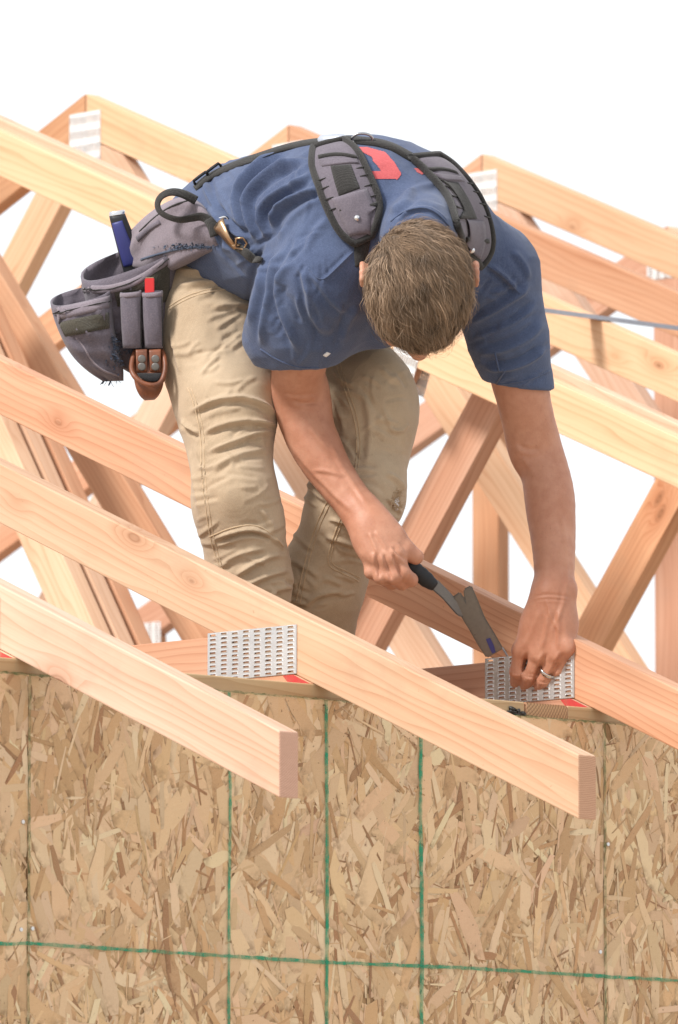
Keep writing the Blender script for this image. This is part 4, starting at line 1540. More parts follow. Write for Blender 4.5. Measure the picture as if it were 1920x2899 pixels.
pf = [
    (Z5([(150, 440), (215, 400), (300, 365), (430, 340), (560, 375), (665, 460)]), .012, 15),
    (Z5([(225, 555), (330, 500), (480, 470), (600, 490), (675, 500)]), .011, 15),
    (Z5([(250, 660), (400, 600), (540, 540), (650, 530)]), .009, 15),
    (Z5([(270, 760), (400, 680), (520, 640), (620, 640)]), .006, 17),
    (Z5([(120, 460), (160, 510), (235, 550)]), .010, 12),
    (Z5([(285, 1140), (400, 1092), (540, 1072), (640, 1135), (700, 1195)]), .009, 11),
    (Z5([(300, 1165), (420, 1115), (560, 1100), (660, 1150)]), -.007, 9),
    (Z5([(420, 1340), (560, 1245), (700, 1210)]), .010, 15),
    (Z5([(350, 1260), (470, 1200), (600, 1180)]), .006, 14),
    (Z5([(460, 1400), (600, 1330), (720, 1300)]), .009, 16),
    (Z5([(560, 1480), (660, 1400), (760, 1390)]), .008, 16),
    (Z5([(560, 960), (600, 1010), (640, 1090)]), .005, 12),
    (Z5([(150, 600), (190, 800), (230, 1000)]), .004, 14),
    (Z1([(880, 610), (1000, 630), (1180, 615), (1390, 650)]), .008, 14),
    (Z1([(920, 540), (1050, 560), (1200, 540), (1330, 580)]), .007, 14),
    (Z1([(860, 720), (1000, 700), (1200, 680), (1390, 700)]), .006, 15),
    (Z1([(1090, 860), (1250, 840), (1390, 850)]), .006, 17),
    (Z1([(830, 1000), (870, 1150), (900, 1300)]), .006, 14),
    (Z5([(770, 780), (830, 830), (900, 900), (960, 930)]), .008, 14),
    (Z5([(740, 880), (820, 900), (900, 960)]), .007, 14),
    (Z5([(700, 1080), (780, 1120), (860, 1200)]), .006, 15),
    (Z5([(690, 1240), (800, 1270), (900, 1350)]), .006, 16),
    (Z5([(800, 1500), (900, 1430), (1040, 1420)]), .007, 16),
    (Z5([(1130, 300), (1180, 500), (1150, 750)]), .005, 22),
    (Z5([(900, 230), (960, 330), (1010, 450), (1030, 560)]), .006, 14),
    (Z5([(1270, 900), (1320, 950), (1350, 1000)]), .006, 10),
    (Z5([(1260, 760), (1330, 800), (1370, 860)]), .006, 14),
]
rc = random.Random(21)
creases = []


def crease(cx, cy, L, ang, amp, w, bend):
    c, s_ = math.cos(ang), math.sin(ang)
    return ([(cx - L / 2 * c, cy - L / 2 * s_), (cx - bend * s_, cy + bend * c), (cx + L / 2 * c, cy + L / 2 * s_)], amp, w)


for i in range(70):                       # right leg
    cy = rc.uniform(760, 1660); cx = 600 + (cy - 850) * .11 + rc.uniform(-105, 105)
    creases.append(crease(cx, cy, rc.uniform(40, 130), math.radians(rc.gauss(-18, 22)), rc.choice((-1, 1, 1)) * rc.uniform(.0010, .0030), rc.uniform(5, 8), rc.uniform(-14, 14)))
for i in range(55):                       # left leg
    cy = rc.uniform(1000, 1720); cx = (1040 if cy < 1350 else 1040 - (cy - 1350) * .42) + rc.uniform(-110, 100)
    creases.append(crease(cx, cy, rc.uniform(40, 120), math.radians(rc.gauss(22, 28)), rc.choice((-1, 1, 1)) * rc.uniform(.0012, .0036), rc.uniform(5, 8), rc.uniform(-14, 14)))
pn = vert_normals(pv, pq)
px = to_px(pv)
front = np.clip(.25 - pn @ FWD, 0, 1)
H = fold_field(px, [(p_, a_ * .85, w_ * .50) for p_, a_, w_ in pf] + creases) * np.clip(front * 1.4, 0, 1)
H += .0020 * vnoise(pv, 15., 4) + .0013 * rid(pv * np.array([1., 1., .8]), 18., 5) + .004 * vnoise(pv, 6., 6) + .0007 * rid(pv, 46., 22)
pv = pv + pn * H[:, None]
pv = smooth(pv, pq, 1, .35)
trousers = link('trousers', mesh_quads('trousers', pv, pq), M['denim'], person, smooth=True)
P_BVH = bvh_of(pv, pq)
sm = lambda pts, r=.0014: drape_line('seam', P_BVH, pts, r, M['seam'], person, 50)
sm(Z5([(160, 290), (200, 400), (235, 560), (232, 700), (245, 850), (265, 1000), (290, 1150), (330, 1270), (370, 1320)]))
sm(Z5([(178, 290), (218, 400), (253, 560), (250, 700), (263, 850), (283, 1000), (308, 1150), (348, 1270)]), .0011)
sm(Z5([(975, 130), (1030, 300), (1090, 470), (1100, 620), (1090, 740)]))
sm(Z5([(1000, 130), (1050, 300), (1108, 470), (1118, 620), (1106, 740)]), .0011)
sm(Z5([(935, 920), (880, 1030), (830, 1180), (790, 1340), (760, 1480)]))
sm(Z5([(955, 925), (900, 1035), (850, 1185), (810, 1345), (782, 1490)]), .0011)
sm(Z5([(1010, 1010), (960, 1140), (925, 1275), (1020, 1320), (1110, 1365)]))
sm(Z5([(1025, 1020), (975, 1145), (942, 1262), (1030, 1303), (1118, 1345)]), .0011)
sm(Z5([(280, 1118), (400, 1065), (540, 1045), (640, 1110), (690, 1170)]), .0013)
sm(Z1([(825, 850), (900, 800), (1000, 755), (1200, 712), (1390, 725)]))
sm(Z1([(830, 868), (905, 818), (1005, 772), (1200, 730), (1390, 743)]), .0011)

# ragged tear at the knee: a frayed opening with white lining showing
rr = random.Random(4)
M['lining'] = cloth('white_lining', (.75, .75, .76), (.6, .6, .62), seed=12.)
drape('knee_lining', P_BVH, [(1119, 1412), (1115, 1428), (1119, 1446)], [(1128, 1408), (1130, 1424), (1127, 1444)], .0008, M['lining'], person, 10, 4)
V, F = [], []
for i in range(150):
    t = rr.random()
    a = np.array([1120 + 6 * math.sin(t * 9), 1388 + 52 * t]) + np.array([rr.uniform(-9, 9), rr.uniform(-4, 4)])
    p, n_ = hit(P_BVH, *a)
    if n_ @ FWD > 0: n_ = -n_
    d = (RGT * rr.uniform(-1, 1) + UPV * rr.uniform(-1, .6) + n_ * .6); d /= np.linalg.norm(d)
    s = np.cross(d, FWD); s /= np.linalg.norm(s); L = rr.uniform(.006, .016)
    b = len(V)
    V += [p - s * .0005, p + s * .0005, p + d * L + s * .0002]
    F.append((b, b + 1, b + 2))
link('knee_fray', mesh_np('knee_fray', V, F), M['seam'], person)

# boots on the plank inside the wall
for k in ('r', 'l'):
    a = at(*LEGS[k][-1][:3])
    zf = -.225
    heel = np.array([a[0], a[1] + .03, zf + .045]); toe = np.array([a[0] + (.02 if k == 'l' else -.03), a[1] - .17, zf + .040])
    bo = [('add', pcone(np.array([a[0], a[1], zf + .17]), heel, .055, .046), .03), ('add', pcone(heel, toe, .044, .040), .03),
          ('add', pell(toe + np.array([0, .02, .005]), np.eye(3), (.048, .06, .042)), .02), ('cut', halfspace((0, 0, zf), (0, 0, -1)), .003)]
    bv, bq = build_sdf('boot', bo, .008)
    link('boot', mesh_quads('boot', bv, bq), M['boot'], person, smooth=True)
pl = empty('scaffold_plank', (.9, .5, -.245))
tag(pl, 'wooden plank on trestles inside the wall under the workman feet', 'scaffold')
x_board('plank', .2, 1.9, -.265, -.2262, .32, .62, 'wood_plate', pl)
for xx in (.35, 1.75):
    x_board('trestle_beam', xx - .04, xx + .04, -.34, -.266, .2, .75, 'wood_plate', pl)
    for yy in (.24, .71):
        x_board('leg', xx - .02, xx + .02, GZ, -.341, yy - .03, yy + .03, 'wood_plate', pl)

# ------------------------------------------------------------------ hair
def scalp(th, ph):
    """th from the crown, ph round it (0 = face)"""
    c = HEAD_C + hf * -.004 + hu * .015
    d = hu * math.cos(th) + (hf * math.cos(ph) + hs * math.sin(ph)) * math.sin(th)
    r = np.array([.078, .099, .093])
    q = np.array([d @ hs, d @ hf, d @ hu])
    t = 1 / math.sqrt(((q / r) ** 2).sum())
    p = c + d * t
    n_ = hs * (q[0] * t / r[0] ** 2) + hf * (q[1] * t / r[1] ** 2) + hu * (q[2] * t / r[2] ** 2)
    return p, n_ / np.linalg.norm(n_)


# cap of short hair that follows the skull
V, F, cols = [], [], []
WH = at(1112, 700, 12.38)
rr = np.random.default_rng(3)


def line_of_hair(ph):
    c = math.cos(ph)
    if c > .0: return 1.24 + .38 * (1 - c) ** 1.3         # forehead to temples
    return 1.62 + .42 * (-c)


NH = 46000
nseg = 4
Vh = []; Fh = []; Ch = []
k = 0
clump_dir = rr.normal(0, 1, (400, 3))
while k < NH:
    z = rr.uniform(-.55, 1); th = math.acos(z); ph = rr.uniform(-math.pi, math.pi)
    if th > line_of_hair(ph) + rr.normal(0, .03): continue
    p, n_ = scalp(th, ph)
    away = p - WH; away -= n_ * (away @ n_)
    la = np.linalg.norm(away); away /= la + 1e-9
    flow = away * .85 + hf * .55 * (1 if n_ @ hf > -.6 else 0)
    flow -= n_ * (flow @ n_); flow /= np.linalg.norm(flow) + 1e-9
    cl = clump_dir[int(abs(hash((round(float(p[0]) * 80), round(float(p[1]) * 80), round(float(p[2]) * 80)))) % 400)]
    dr = flow + .26 * (cl - n_ * (cl @ n_)) + .13 * rr.normal(0, 1, 3)
    dr -= n_ * (dr @ n_); dr /= np.linalg.norm(dr)
    side = math.sin(th) * abs(math.sin(ph))
    low = max(0., th - 1.15)
    stray = rr.random() < .05
    L = (rr.uniform(.026, .046)) * (1 - .55 * min(1, low * 1.4))
    lift = (rr.uniform(.22, .50) + .10 * cl[1]) * (1 - .5 * min(1, low))
    if stray: lift += .35; L *= 1.15
    w = rr.uniform(.00030, .00052)
    sd_ = np.cross(dr, n_)
    sd_ = sd_ * .8 + n_ * .5 * rr.choice([-1, 1]); sd_ /= np.linalg.norm(sd_)
    b = len(Vh)
    for i in range(nseg + 1):
        t = i / nseg
        q = p - n_ * .001 + dr * (L * t) + n_ * (L * (lift * 1.7 * t - lift * 1.25 * t * t)) - n_ * (.5 * (L * t) ** 2 / .085)
        ww = w * (1 - .82 * t)
        Vh += [q - sd_ * ww, q + sd_ * ww]
        if i: Fh.append((b + 2 * i - 2, b + 2 * i - 1, b + 2 * i + 1, b + 2 * i))
    lum = (1 + .24 * cl[0]) * rr.uniform(.66, 1.34) * (1 + .25 * side)
    c = np.clip(np.array([.215, .147, .096]) * lum, .03, .5)
    Ch.append(c)
    k += 1
me = mesh_quads('hair', np.array(Vh), np.array(Fh))
ca_ = me.color_attributes.new('tint', 'FLOAT_COLOR', 'CORNER')
cc = np.repeat(np.array(Ch), nseg * 4, axis=0)
if len(cc) == len(me.loops):
    ca_.data.foreach_set('color', np.concatenate([cc, np.ones((len(cc), 1))], 1).astype(np.float32).ravel())
hair = link('hair', me, M['hair'], person, smooth=True)
# dense under-layer so that the scalp does not shine through
nt, npz = 26, 48
V, F = [], []
for i in range(nt + 1):
    for j in range(npz):
        ph = -math.pi + 2 * math.pi * j / npz
        th = line_of_hair(ph) * i / nt
        p, n_ = scalp(th, ph)
        e = min(1, (nt - i) / 4)
        V.append(p + n_ * (.0003 + .0028 * e + .0016 * math.sin(j * 2.9 + i * 1.7)))
for i in range(nt):
    for j in range(npz):
        a = i * npz + j; b = i * npz + (j + 1) % npz
        F.append((a, a + npz, b + npz, b))
me = mesh_np('hair_base', V, F)
n = NT('hair_base'); a = n.noise(n.coord('Object'), 300., 3., .6)
hb = link('hair_base', me, n.done(n.mix(a, (.085, .058, .038), (.14, .10, .068)), .8), hair, smooth=True)
hb.matrix_parent_inverse = Matrix.Translation(-Vector(person.location))
hb.parent = hair



# ------------------------------------------------------------------ tool belt with shoulder straps
def pillow(name, rows, mat, parent, nseg=28, power=2.6, open_top=False, wall=.006, sub=4, bulge=None, wave=0.):
    """sewn bag: rows top to bottom of (left x, y, right x, y, metres away, half depth, tilt); tilt lowers the front edge"""
    R = resample(np.array([(r[0], r[1], r[2], r[3], r[4], r[5], r[6]) for r in rows], float), (len(rows) - 1) * sub + 1)

    def ring(r, k=1.):
        out = []
        for i in range(nseg):
            th = 2 * math.pi * i / nseg
            c, s_ = math.cos(th), math.sin(th)
            c = math.copysign(abs(c) ** (2 / power), c); s_ = math.copysign(abs(s_) ** (2 / power), s_)
            x = (r[0] + r[2]) / 2 + c * k * (r[2] - r[0]) / 2
            y = (r[1] + r[3]) / 2 + c * k * (r[3] - r[1]) / 2 + r[6] * s_
            w = wave * math.sin(7 * th + r[1] * .05) + wave * .6 * math.sin(r[1] * .11 + 3 * th)
            out.append(at(x, y, r[4] - s_ * (r[5] * k + w)))
        return out
    V, F = [], []
    rings = [ring(r) for r in R]
    if open_top:
        kk = 1 - wall / max(R[0][5], .012) * .55
        inner = [ring(R[min(i, len(R) - 1)], kk) for i in range(min(len(R) - 2, sub * 3), -1, -1)]
        rings = inner + rings
    for g in rings: V += g
    for i in range(len(rings) - 1):
        for j in range(nseg):
            F.append((i * nseg + j, i * nseg + (j + 1) % nseg, (i + 1) * nseg + (j + 1) % nseg, (i + 1) * nseg + j))
    F.append(tuple(range(nseg)))
    F.append(tuple((len(rings) - 1) * nseg + j for j in range(nseg - 1, -1, -1)))
    me = mesh_np(name, V, F)
    bm = bmesh.new(); bm.from_mesh(me); bmesh.ops.recalc_face_normals(bm, faces=bm.faces); bm.to_mesh(me); bm.free()
    o = link(name, me, mat, parent, smooth=True)
    o['bvh'] = 0
    return o, BVHTree.FromPolygons([tuple(v) for v in V], F)


def strap(name, pts, width, thick, mat, parent, n_=40, twist=0.):
    """flat webbing through (x, y, metres away) points, its flat side to the front"""
    p = resample(np.array(pts, float), n_)
    P = np.zeros((n_, 4, 3)); N = np.zeros((n_, 4, 3))
    for i in range(n_):
        a, b = p[max(i - 1, 0)], p[min(i + 1, n_ - 1)]
        t = (b - a)[:2]; t /= np.linalg.norm(t) + 1e-9
        q = np.array([-t[1], t[0]])
        an = twist * math.sin(math.pi * i / (n_ - 1))
        for j in range(4):
            s_ = (j / 3 - .5) * width
            P[i, j] = at(p[i, 0] + q[0] * s_ * math.cos(an), p[i, 1] + q[1] * s_ * math.cos(an), p[i, 2] + s_ / PXM * math.sin(an))
            N[i, j] = -FWD
    return slab(name, P, N, thick, mat, parent, .6, 0)


belt = empty('tool_belt', at(520, 640, 12.80))
tag(belt, 'worn grey-violet tool belt with hip pouches and padded shoulder straps on the workman', 'tool belt')

# hip padding
pad, PAD = pillow('hip_pad', [(338, 690, 362, 760, 12.81, .018, 0), (396, 622, 414, 782, 12.775, .030, 0), (460, 575, 470, 775, 12.735, .036, 0), (525, 550, 534, 748, 12.700, .038, 0),
                              (578, 578, 588, 716, 12.680, .036, 0), (612, 630, 622, 712, 12.665, .026, 0), (632, 664, 640, 702, 12.655, .010, 0)], M['belt_light'], belt, wave=.0045)
drape_line('pad_seam', PAD, [(395, 655), (440, 612), (490, 580), (540, 566)], .0016, M['webbing'], belt, 30, 0, 12.72)
drape_line('pad_seam', PAD, [(400, 735), (460, 715), (530, 700), (600, 700)], .0022, M['frayed'], belt, 30, 0, 12.70)
drape('pad_webbing', PAD, [(385, 672), (420, 640), (450, 622)], [(392, 684), (426, 652), (456, 634)], .002, M['belt'], belt, 12, 4, dg=12.72)
# big pouch
big, BIG = pillow('main_pouch', [(228, 782, 512, 684, 12.760, .064, 32), (233, 815, 508, 730, 12.758, .068, 30), (246, 870, 492, 820, 12.770, .066, 20), (266, 940, 484, 905, 12.765, .058, 12),
                                 (300, 1005, 488, 985, 12.760, .046, 6), (352, 1050, 492, 1040, 12.755, .034, 0), (405, 1072, 486, 1066, 12.755, .018, 0)], M['belt'], belt, open_top=True, wave=.0055)
drape('pouch_trim', BIG, [(232, 806), (300, 812), (380, 790), (450, 742), (500, 700)], [(238, 828), (300, 834), (384, 812), (455, 764), (500, 724)], .003, M['belt_light'], belt, 30, 5, dg=12.725)
drape('webbing', BIG, [(322, 812), (390, 796), (440, 766), (480, 738)], [(333, 868), (390, 866), (440, 862), (478, 852)], .0022, M['web_dusty'], belt, 16, 8, dg=12.715)
drape_line('stitching', BIG, [(234, 818), (300, 823), (382, 801), (452, 753), (500, 712)], .0011, M['webbing'], belt, 40, .003, 12.715)
# small pouch in front of it
sml, SML = pillow('small_pouch', [(142, 856, 318, 812, 12.720, .046, 20), (148, 890, 318, 850, 12.715, .050, 17), (168, 945, 322, 920, 12.710, .050, 12), (200, 1005, 336, 985, 12.710, .042, 7),
                                  (245, 1050, 350, 1040, 12.710, .030, 2), (292, 1080, 350, 1078, 12.715, .014, 0)], M['belt'], belt, open_top=True, wave=.005)
drape('pouch_trim', SML, [(140, 874), (200, 864), (260, 850), (310, 836)], [(148, 908), (200, 898), (260, 884), (309, 870)], .0028, M['belt_light'], belt, 20, 5, dg=12.665)
drape('webbing', SML, [(155, 916), (210, 902), (260, 892), (307, 884)], [(172, 956), (220, 946), (262, 938), (309, 930)], .0024, M['web_dusty'], belt, 18, 5, dg=12.665)
drape_line('stitching', SML, [(215, 955), (240, 985), (258, 1020), (290, 1050), (338, 1065)], .0017, M['belt_light'], belt, 30, 0, 12.665)
drape_line('stitching', SML, [(142, 890), (200, 881), (260, 867), (310, 853)], .0010, M['webbing'], belt, 30, .003, 12.665)
# pencil pockets
for a, b in ((340, 400), (402, 461)):
    q, QB = pillow('pencil_pocket', [(a, 828, b, 822, 12.685, .010, 2), (a + 1, 870, b, 866, 12.683, .013, 2), (a + 4, 930, b + 1, 930, 12.681, .013, 1), (a + 8, 986, b + 1, 986, 12.685, .009, 0)], M['belt'], belt, open_top=True, wall=.003, wave=.0006)
    drape('pocket_hem', QB, [(a + 1, 830), ((a + b) / 2, 830), (b - 1, 825)], [(a + 1, 843), ((a + b) / 2, 843), (b - 1, 839)], .0014, M['belt_light'], belt, 10, 4, dg=12.673)
    drape_line('stitching', QB, [(b - 3, 842), (b - 2, 900), (b - 1, 980)], .0009, M['webbing'], belt, 24, .0004, 12.673)
# torn, frayed spots
rr = random.Random(9)


def fray(bvh, x0, x1, y0, y1, count, mat, L0, L1, dg, up=0.):
    V, F = [], []
    for i in range(count):
        x = rr.gauss((x0 + x1) / 2, (x1 - x0) / 4); y = rr.gauss((y0 + y1) / 2, (y1 - y0) / 4)
        p, n_ = hit(bvh, x, y, dg)
        if n_ @ FWD > 0: n_ = -n_
        d = RGT * rr.uniform(-1, 1) + UPV * (rr.uniform(-1, .5) + up) + n_ * rr.uniform(.1, .8); d /= np.linalg.norm(d)
        s_ = np.cross(d, n_); s_ /= np.linalg.norm(s_) + 1e-9
        L = rr.uniform(L0, L1); w = rr.uniform(.0004, .0018)
        b = len(V)
        V += [p - s_ * w, p + s_ * w, p + d * L * .5 + n_ * .002 + s_ * w * .8, p + d * L * .5 + n_ * .002 - s_ * w * .8, p + d * L]
        F += [(b, b + 1, b + 2, b + 3), (b + 3, b + 2, b + 4)]
    o = link('frayed_threads', mesh_np('frayed_threads', V, F), mat, belt)
    return tag(o, kind='stuff')


fray(SML, 310, 362, 940, 1050, 170, M['frayed'], .003, .009, 12.665)
fray(BIG, 350, 405, 955, 1000, 130, M['frayed'], .003, .008, 12.705)
fray(BIG, 380, 500, 704, 728, 160, M['frayed'], .002, .007, 12.705, .2)
fray(PAD, 470, 620, 690, 706, 160, M['frayed'], .002, .006, 12.725)
fray(SML, 290, 345, 1070, 1090, 22, M['frayed'], .004, .016, 12.705, -1.)

# leather hammer loop with four rivets
lea, LEA = pillow('leather_loop', [(383, 988, 458, 986, 12.700, .008, 0), (379, 1020, 464, 1020, 12.695, .012, 4), (378, 1050, 466, 1052, 12.690, .022, 12), (380, 1085, 464, 1085, 12.690, .030, 18), (394, 1118, 452, 1116, 12.695, .024, 10), (410, 1134, 438, 1132, 12.700, .010, 0)], M['leather'], belt)
tag(lea, 'brown leather loop at the bottom of the pouch')
tube('loop_edge', [at(x, y, d) for x, y, d in resample(np.array([(384, 992, 12.693), (371, 1030, 12.677), (374, 1060, 12.660), (400, 1084, 12.653), (430, 1092, 12.651), (456, 1086, 12.655), (469, 1050, 12.665), (466, 1010, 12.680), (456, 990, 12.693)]), 40)], .0042, M['leather'], belt, 8)
for k, (a, b) in enumerate(((384, 417), (422, 456))):
    q, QB2 = pillow('leather_tab', [(a, 990, b, 988, 12.679, .004, 0), (a + 1, 1020, b, 1020, 12.675, .005, 0), (a + 3, 1052, b, 1054, 12.675, .004, 0)], M['leather'], belt, 20, 6.)
    for yy in (1016, 1038):
        bm = bmesh.new(); bmesh.ops.create_uvsphere(bm, u_segments=16, v_segments=8, radius=1)
        c = at((a + b) / 2 + 1, yy, 12.669)
        for v in bm.verts:
            w = c + RGT * v.co.x * .0066 + UPV * v.co.y * .0066 - FWD * v.co.z * .0012
            v.co = Vector(w)
        me = bpy.data.meshes.new('rivet'); bm.to_mesh(me); bm.free()
        link('rivet', me, M['hammer_steel'], belt, smooth=True)
M['shade'] = cloth('painted_shade', (.012, .012, .014), (.02, .02, .022), seed=13.)
pillow('opening_shade', [(388, 1056, 458, 1056, 12.665, .003, 0), (394, 1068, 455, 1070, 12.661, .004, 0), (415, 1080, 448, 1080, 12.661, .003, 0)], M['shade'], belt, 20)  # near-black pad painted as the shade inside the leather loop

# webbing carry loop and rear strap
strap('carry_loop', [(556, 568, 12.655), (520, 548, 12.650), (484, 541, 12.650), (452, 556, 12.655), (443, 585, 12.660), (460, 608, 12.655), (505, 624, 12.640), (540, 618, 12.642), (575, 610, 12.640), (612, 640, 12.630)], 26, .002, M['webbing'], belt, 60, .9)
strap('webbing', [(592, 618, 12.635), (604, 640, 12.628), (612, 668, 12.625)], 34, .006, M['webbing'], belt, 14)
tube('snap_ring', [at(x, y, 12.622) for x, y in resample(np.array([(618, 620), (640, 612), (647, 622), (642, 640), (640, 655), (627, 662), (612, 652)]), 24)], .0022, M['chrome'], belt, 8)
P_, N_ = drape_grid(T_BVH, [(634, 634), (660, 660), (692, 690)], [(624, 646), (650, 672), (680, 702)], 14, 4, 2, 12.7)
slab('buckle', P_, N_, .005, M['brass'], belt, .6, .010)
P_, N_ = drape_grid(T_BVH, [(684, 684), (715, 708), (752, 736)], [(672, 698), (704, 724), (742, 752)], 14, 4, 2, 12.7)
slab('webbing', P_, N_, .004, M['webbing'], belt, .6, .007)
bc, bn = hit(T_BVH, 682, 690, 12.7)
tube('buckle_ring', [bc - FWD * .014 + RGT * a_ + UPV * b_ for a_, b_ in ((-.008, .008), (.004, .010), (.010, .0), (.004, -.010), (-.008, -.006))], .0022, M['brass'], belt, 8, True)
drape('rear_strap', T_BVH, [(548, 528), (580, 498), (640, 468), (740, 432), (830, 404), (905, 392)], [(556, 540), (590, 510), (648, 482), (746, 446), (834, 418), (908, 406)], .004, M['webbing'], belt, 40, 4, dg=12.80, relax=5)
for (x, y) in ((570, 508), (606, 484)):
    c, n_ = hit(T_BVH, x, y + 8, 12.84)
    sl = np.array([.8, .6]); ax_ = RGT * sl[0] + UPV * sl[1]; az_ = (UPV * sl[0] - RGT * sl[1]) * .6 - FWD * .8
    tube('slide_buckle', [c + UPV * .006 + ax_ * a_ + az_ * b_ for a_, b_ in ((-.012, -.007), (0, -.0075), (.012, -.007), (.013, 0), (.012, .007), (0, .0075), (-.012, .007), (-.013, 0))], .0026, M['black_grip'], belt, 6, True)
drape('yoke', T_BVH, [(900, 393), (960, 388), (1030, 392), (1100, 402), (1170, 436)], [(902, 412), (960, 406), (1030, 410), (1098, 420), (1162, 458)], .006, M['webbing'], belt, 36, 5, dg=12.66, relax=5)
drape('label_tab', T_BVH, [(900, 396), (940, 392), (985, 391)], [(902, 405), (940, 402), (985, 401)], .0085, M['blue_steel'], belt, 10, 4, dg=12.66)
dc, dn = hit(T_BVH, 1026, 404, 12.62)
tube('d_ring', [dc + RGT * (.0165 * math.cos(t)) + (UPV * .9 - FWD * .4) * (.010 * math.sin(t) + .006) - FWD * .004 for t in np.linspace(0, 2 * math.pi, 29)[:-1]], .0023, M['steel'], belt, 8, True)


def shoulder_pad(Ledge, Redge, web, band, band2, riv, flap):
    P_, N_ = drape_grid(T_BVH, Ledge, Redge, 40, 11, 6, 12.55)
    slab('shoulder_pad', P_, N_, .011, M['belt'], belt, .45, .001)
    V = [P_[i, j] + N_[i, j] * (.001 + .011 * .92) for i in range(40) for j in range(11)]
    Fq = [(i * 11 + j, i * 11 + j + 1, (i + 1) * 11 + j + 1, (i + 1) * 11 + j) for i in range(39) for j in range(10)]
    bv = BVHTree.FromPolygons([tuple(v) for v in V], Fq)
    # bound edge all round
    loop = [P_[i, 0] + N_[i, 0] * .006 for i in range(40)] + [P_[39, j] + N_[39, j] * .006 for j in range(1, 11)] + [P_[i, 10] + N_[i, 10] * .006 for i in range(38, -1, -1)] + [P_[0, j] + N_[0, j] * .006 for j in range(9, 0, -1)]
    tube('edging', np.array(loop), .0062, M['webbing'], belt, 8, True)
    drape('webbing', bv, *web, .002, M['webbing'], belt, 16, 6, dg=12.5)
    for b_ in (band, band2): drape('band', bv, *b_, .0026, M['webbing'], belt, 16, 4, dg=12.5)
    for f_ in flap: drape('flap', bv, *f_, .0034, M['belt'], belt, 14, 8, dg=12.5)
    for t in np.linspace(.34, .62, 4):
        i = int(t * 39)
        for js in ((0, 1, 2), (8, 9, 10)):
            tube('quilting', [P_[i, j] + N_[i, j] * .0105 for j in js], .0012, M['webbing'], belt, 6)
    c, n_ = hit(bv, *riv, 12.5)
    if n_ @ FWD > 0: n_ = -n_
    bm = bmesh.new(); bmesh.ops.create_uvsphere(bm, u_segments=18, v_segments=10, radius=.0055)
    me = bpy.data.meshes.new('snap'); bm.to_mesh(me); bm.free()
    o = link('snap', me, M['chrome'], None, True)
    o.location = c + n_ * .003
    o.parent = belt; o.matrix_parent_inverse = Matrix.Translation(-Vector(belt.location))


shoulder_pad([(890, 424), (886, 470), (900, 516), (917, 557), (933, 599), (948, 636), (968, 669), (1000, 692)],
             [(975, 404), (1012, 428), (1031, 470), (1051, 516), (1074, 566), (1080, 599), (1078, 636), (1058, 664)],
             ([(936, 470), (946, 512), (960, 556)], [(994, 466), (1006, 500), (1020, 534)]),
             ([(955, 590), (1010, 582), (1066, 572)], [(958, 604), (1014, 596), (1068, 585)]),
             ([(900, 440), (955, 430), (1010, 440)], [(902, 449), (956, 440), (1012, 449)]),
             (1011, 618),
             [([(940, 562), (960, 610), (990, 668)], [(1038, 534), (1064, 590), (1068, 652)]), ([(902, 452), (912, 472)], [(1010, 450), (1016, 462)])])
shoulder_pad([(1160, 452), (1194, 479), (1225, 515), (1256, 551), (1273, 587), (1279, 618), (1290, 660), (1310, 700)],
             [(1238, 446), (1279, 471), (1314, 511), (1352, 564), (1376, 622), (1388, 680), (1380, 725), (1355, 750)],
             ([(1243, 515), (1275, 560), (1300, 618)], [(1296, 517), (1328, 566), (1350, 620)]),
             ([(1300, 668), (1345, 672), (1384, 676)], [(1303, 681), (1346, 685), (1385, 689)]),
             ([(1206, 476), (1250, 472), (1290, 484)], [(1212, 485), (1256, 482), (1298, 494)]),
             (1332, 705),
             [([(1296, 622), (1306, 660), (1322, 716)], [(1370, 626), (1378, 680), (1360, 734)]), ([(1222, 494), (1238, 514)], [(1304, 500), (1314, 514)])])
drape('under_strap', T_BVH, [(1003, 690), (1002, 720), (1006, 756)], [(1054, 662), (1044, 704), (1034, 752)], .004, M['webbing'], belt, 14, 5, dg=12.5)

# fleck of paint on the sleeve
drape('paint_fleck', T_BVH, [(914, 1006), (924, 1010)], [(926, 996), (936, 1000)], .0012, M['lining'], person, 4, 4)

# ------------------------------------------------------------------ tools
def px_prism(name, outline, d, half, mat, parent, bevel=.0015):
    """plate or bar whose outline is given on the drawing, with real thickness"""
    bm = bmesh.new()
    f = [bm.verts.new(at(x, y, d(x, y) - half)) for x, y in outline]
    g = [bm.verts.new(at(x, y, d(x, y) + half)) for x, y in outline]
    k = len(f)
    bm.faces.new(f); bm.faces.new(g[::-1])
    for i in range(k): bm.faces.new((f[i], g[i], g[(i + 1) % k], f[(i + 1) % k]))
    bmesh.ops.recalc_face_normals(bm, faces=bm.faces)
    bmesh.ops.bevel(bm, geom=list(bm.edges), offset=bevel, segments=2, affect='EDGES', clamp_overlap=True)
    me = bpy.data.meshes.new(name); bm.to_mesh(me); bm.free()
    return link(name, me, mat, parent)


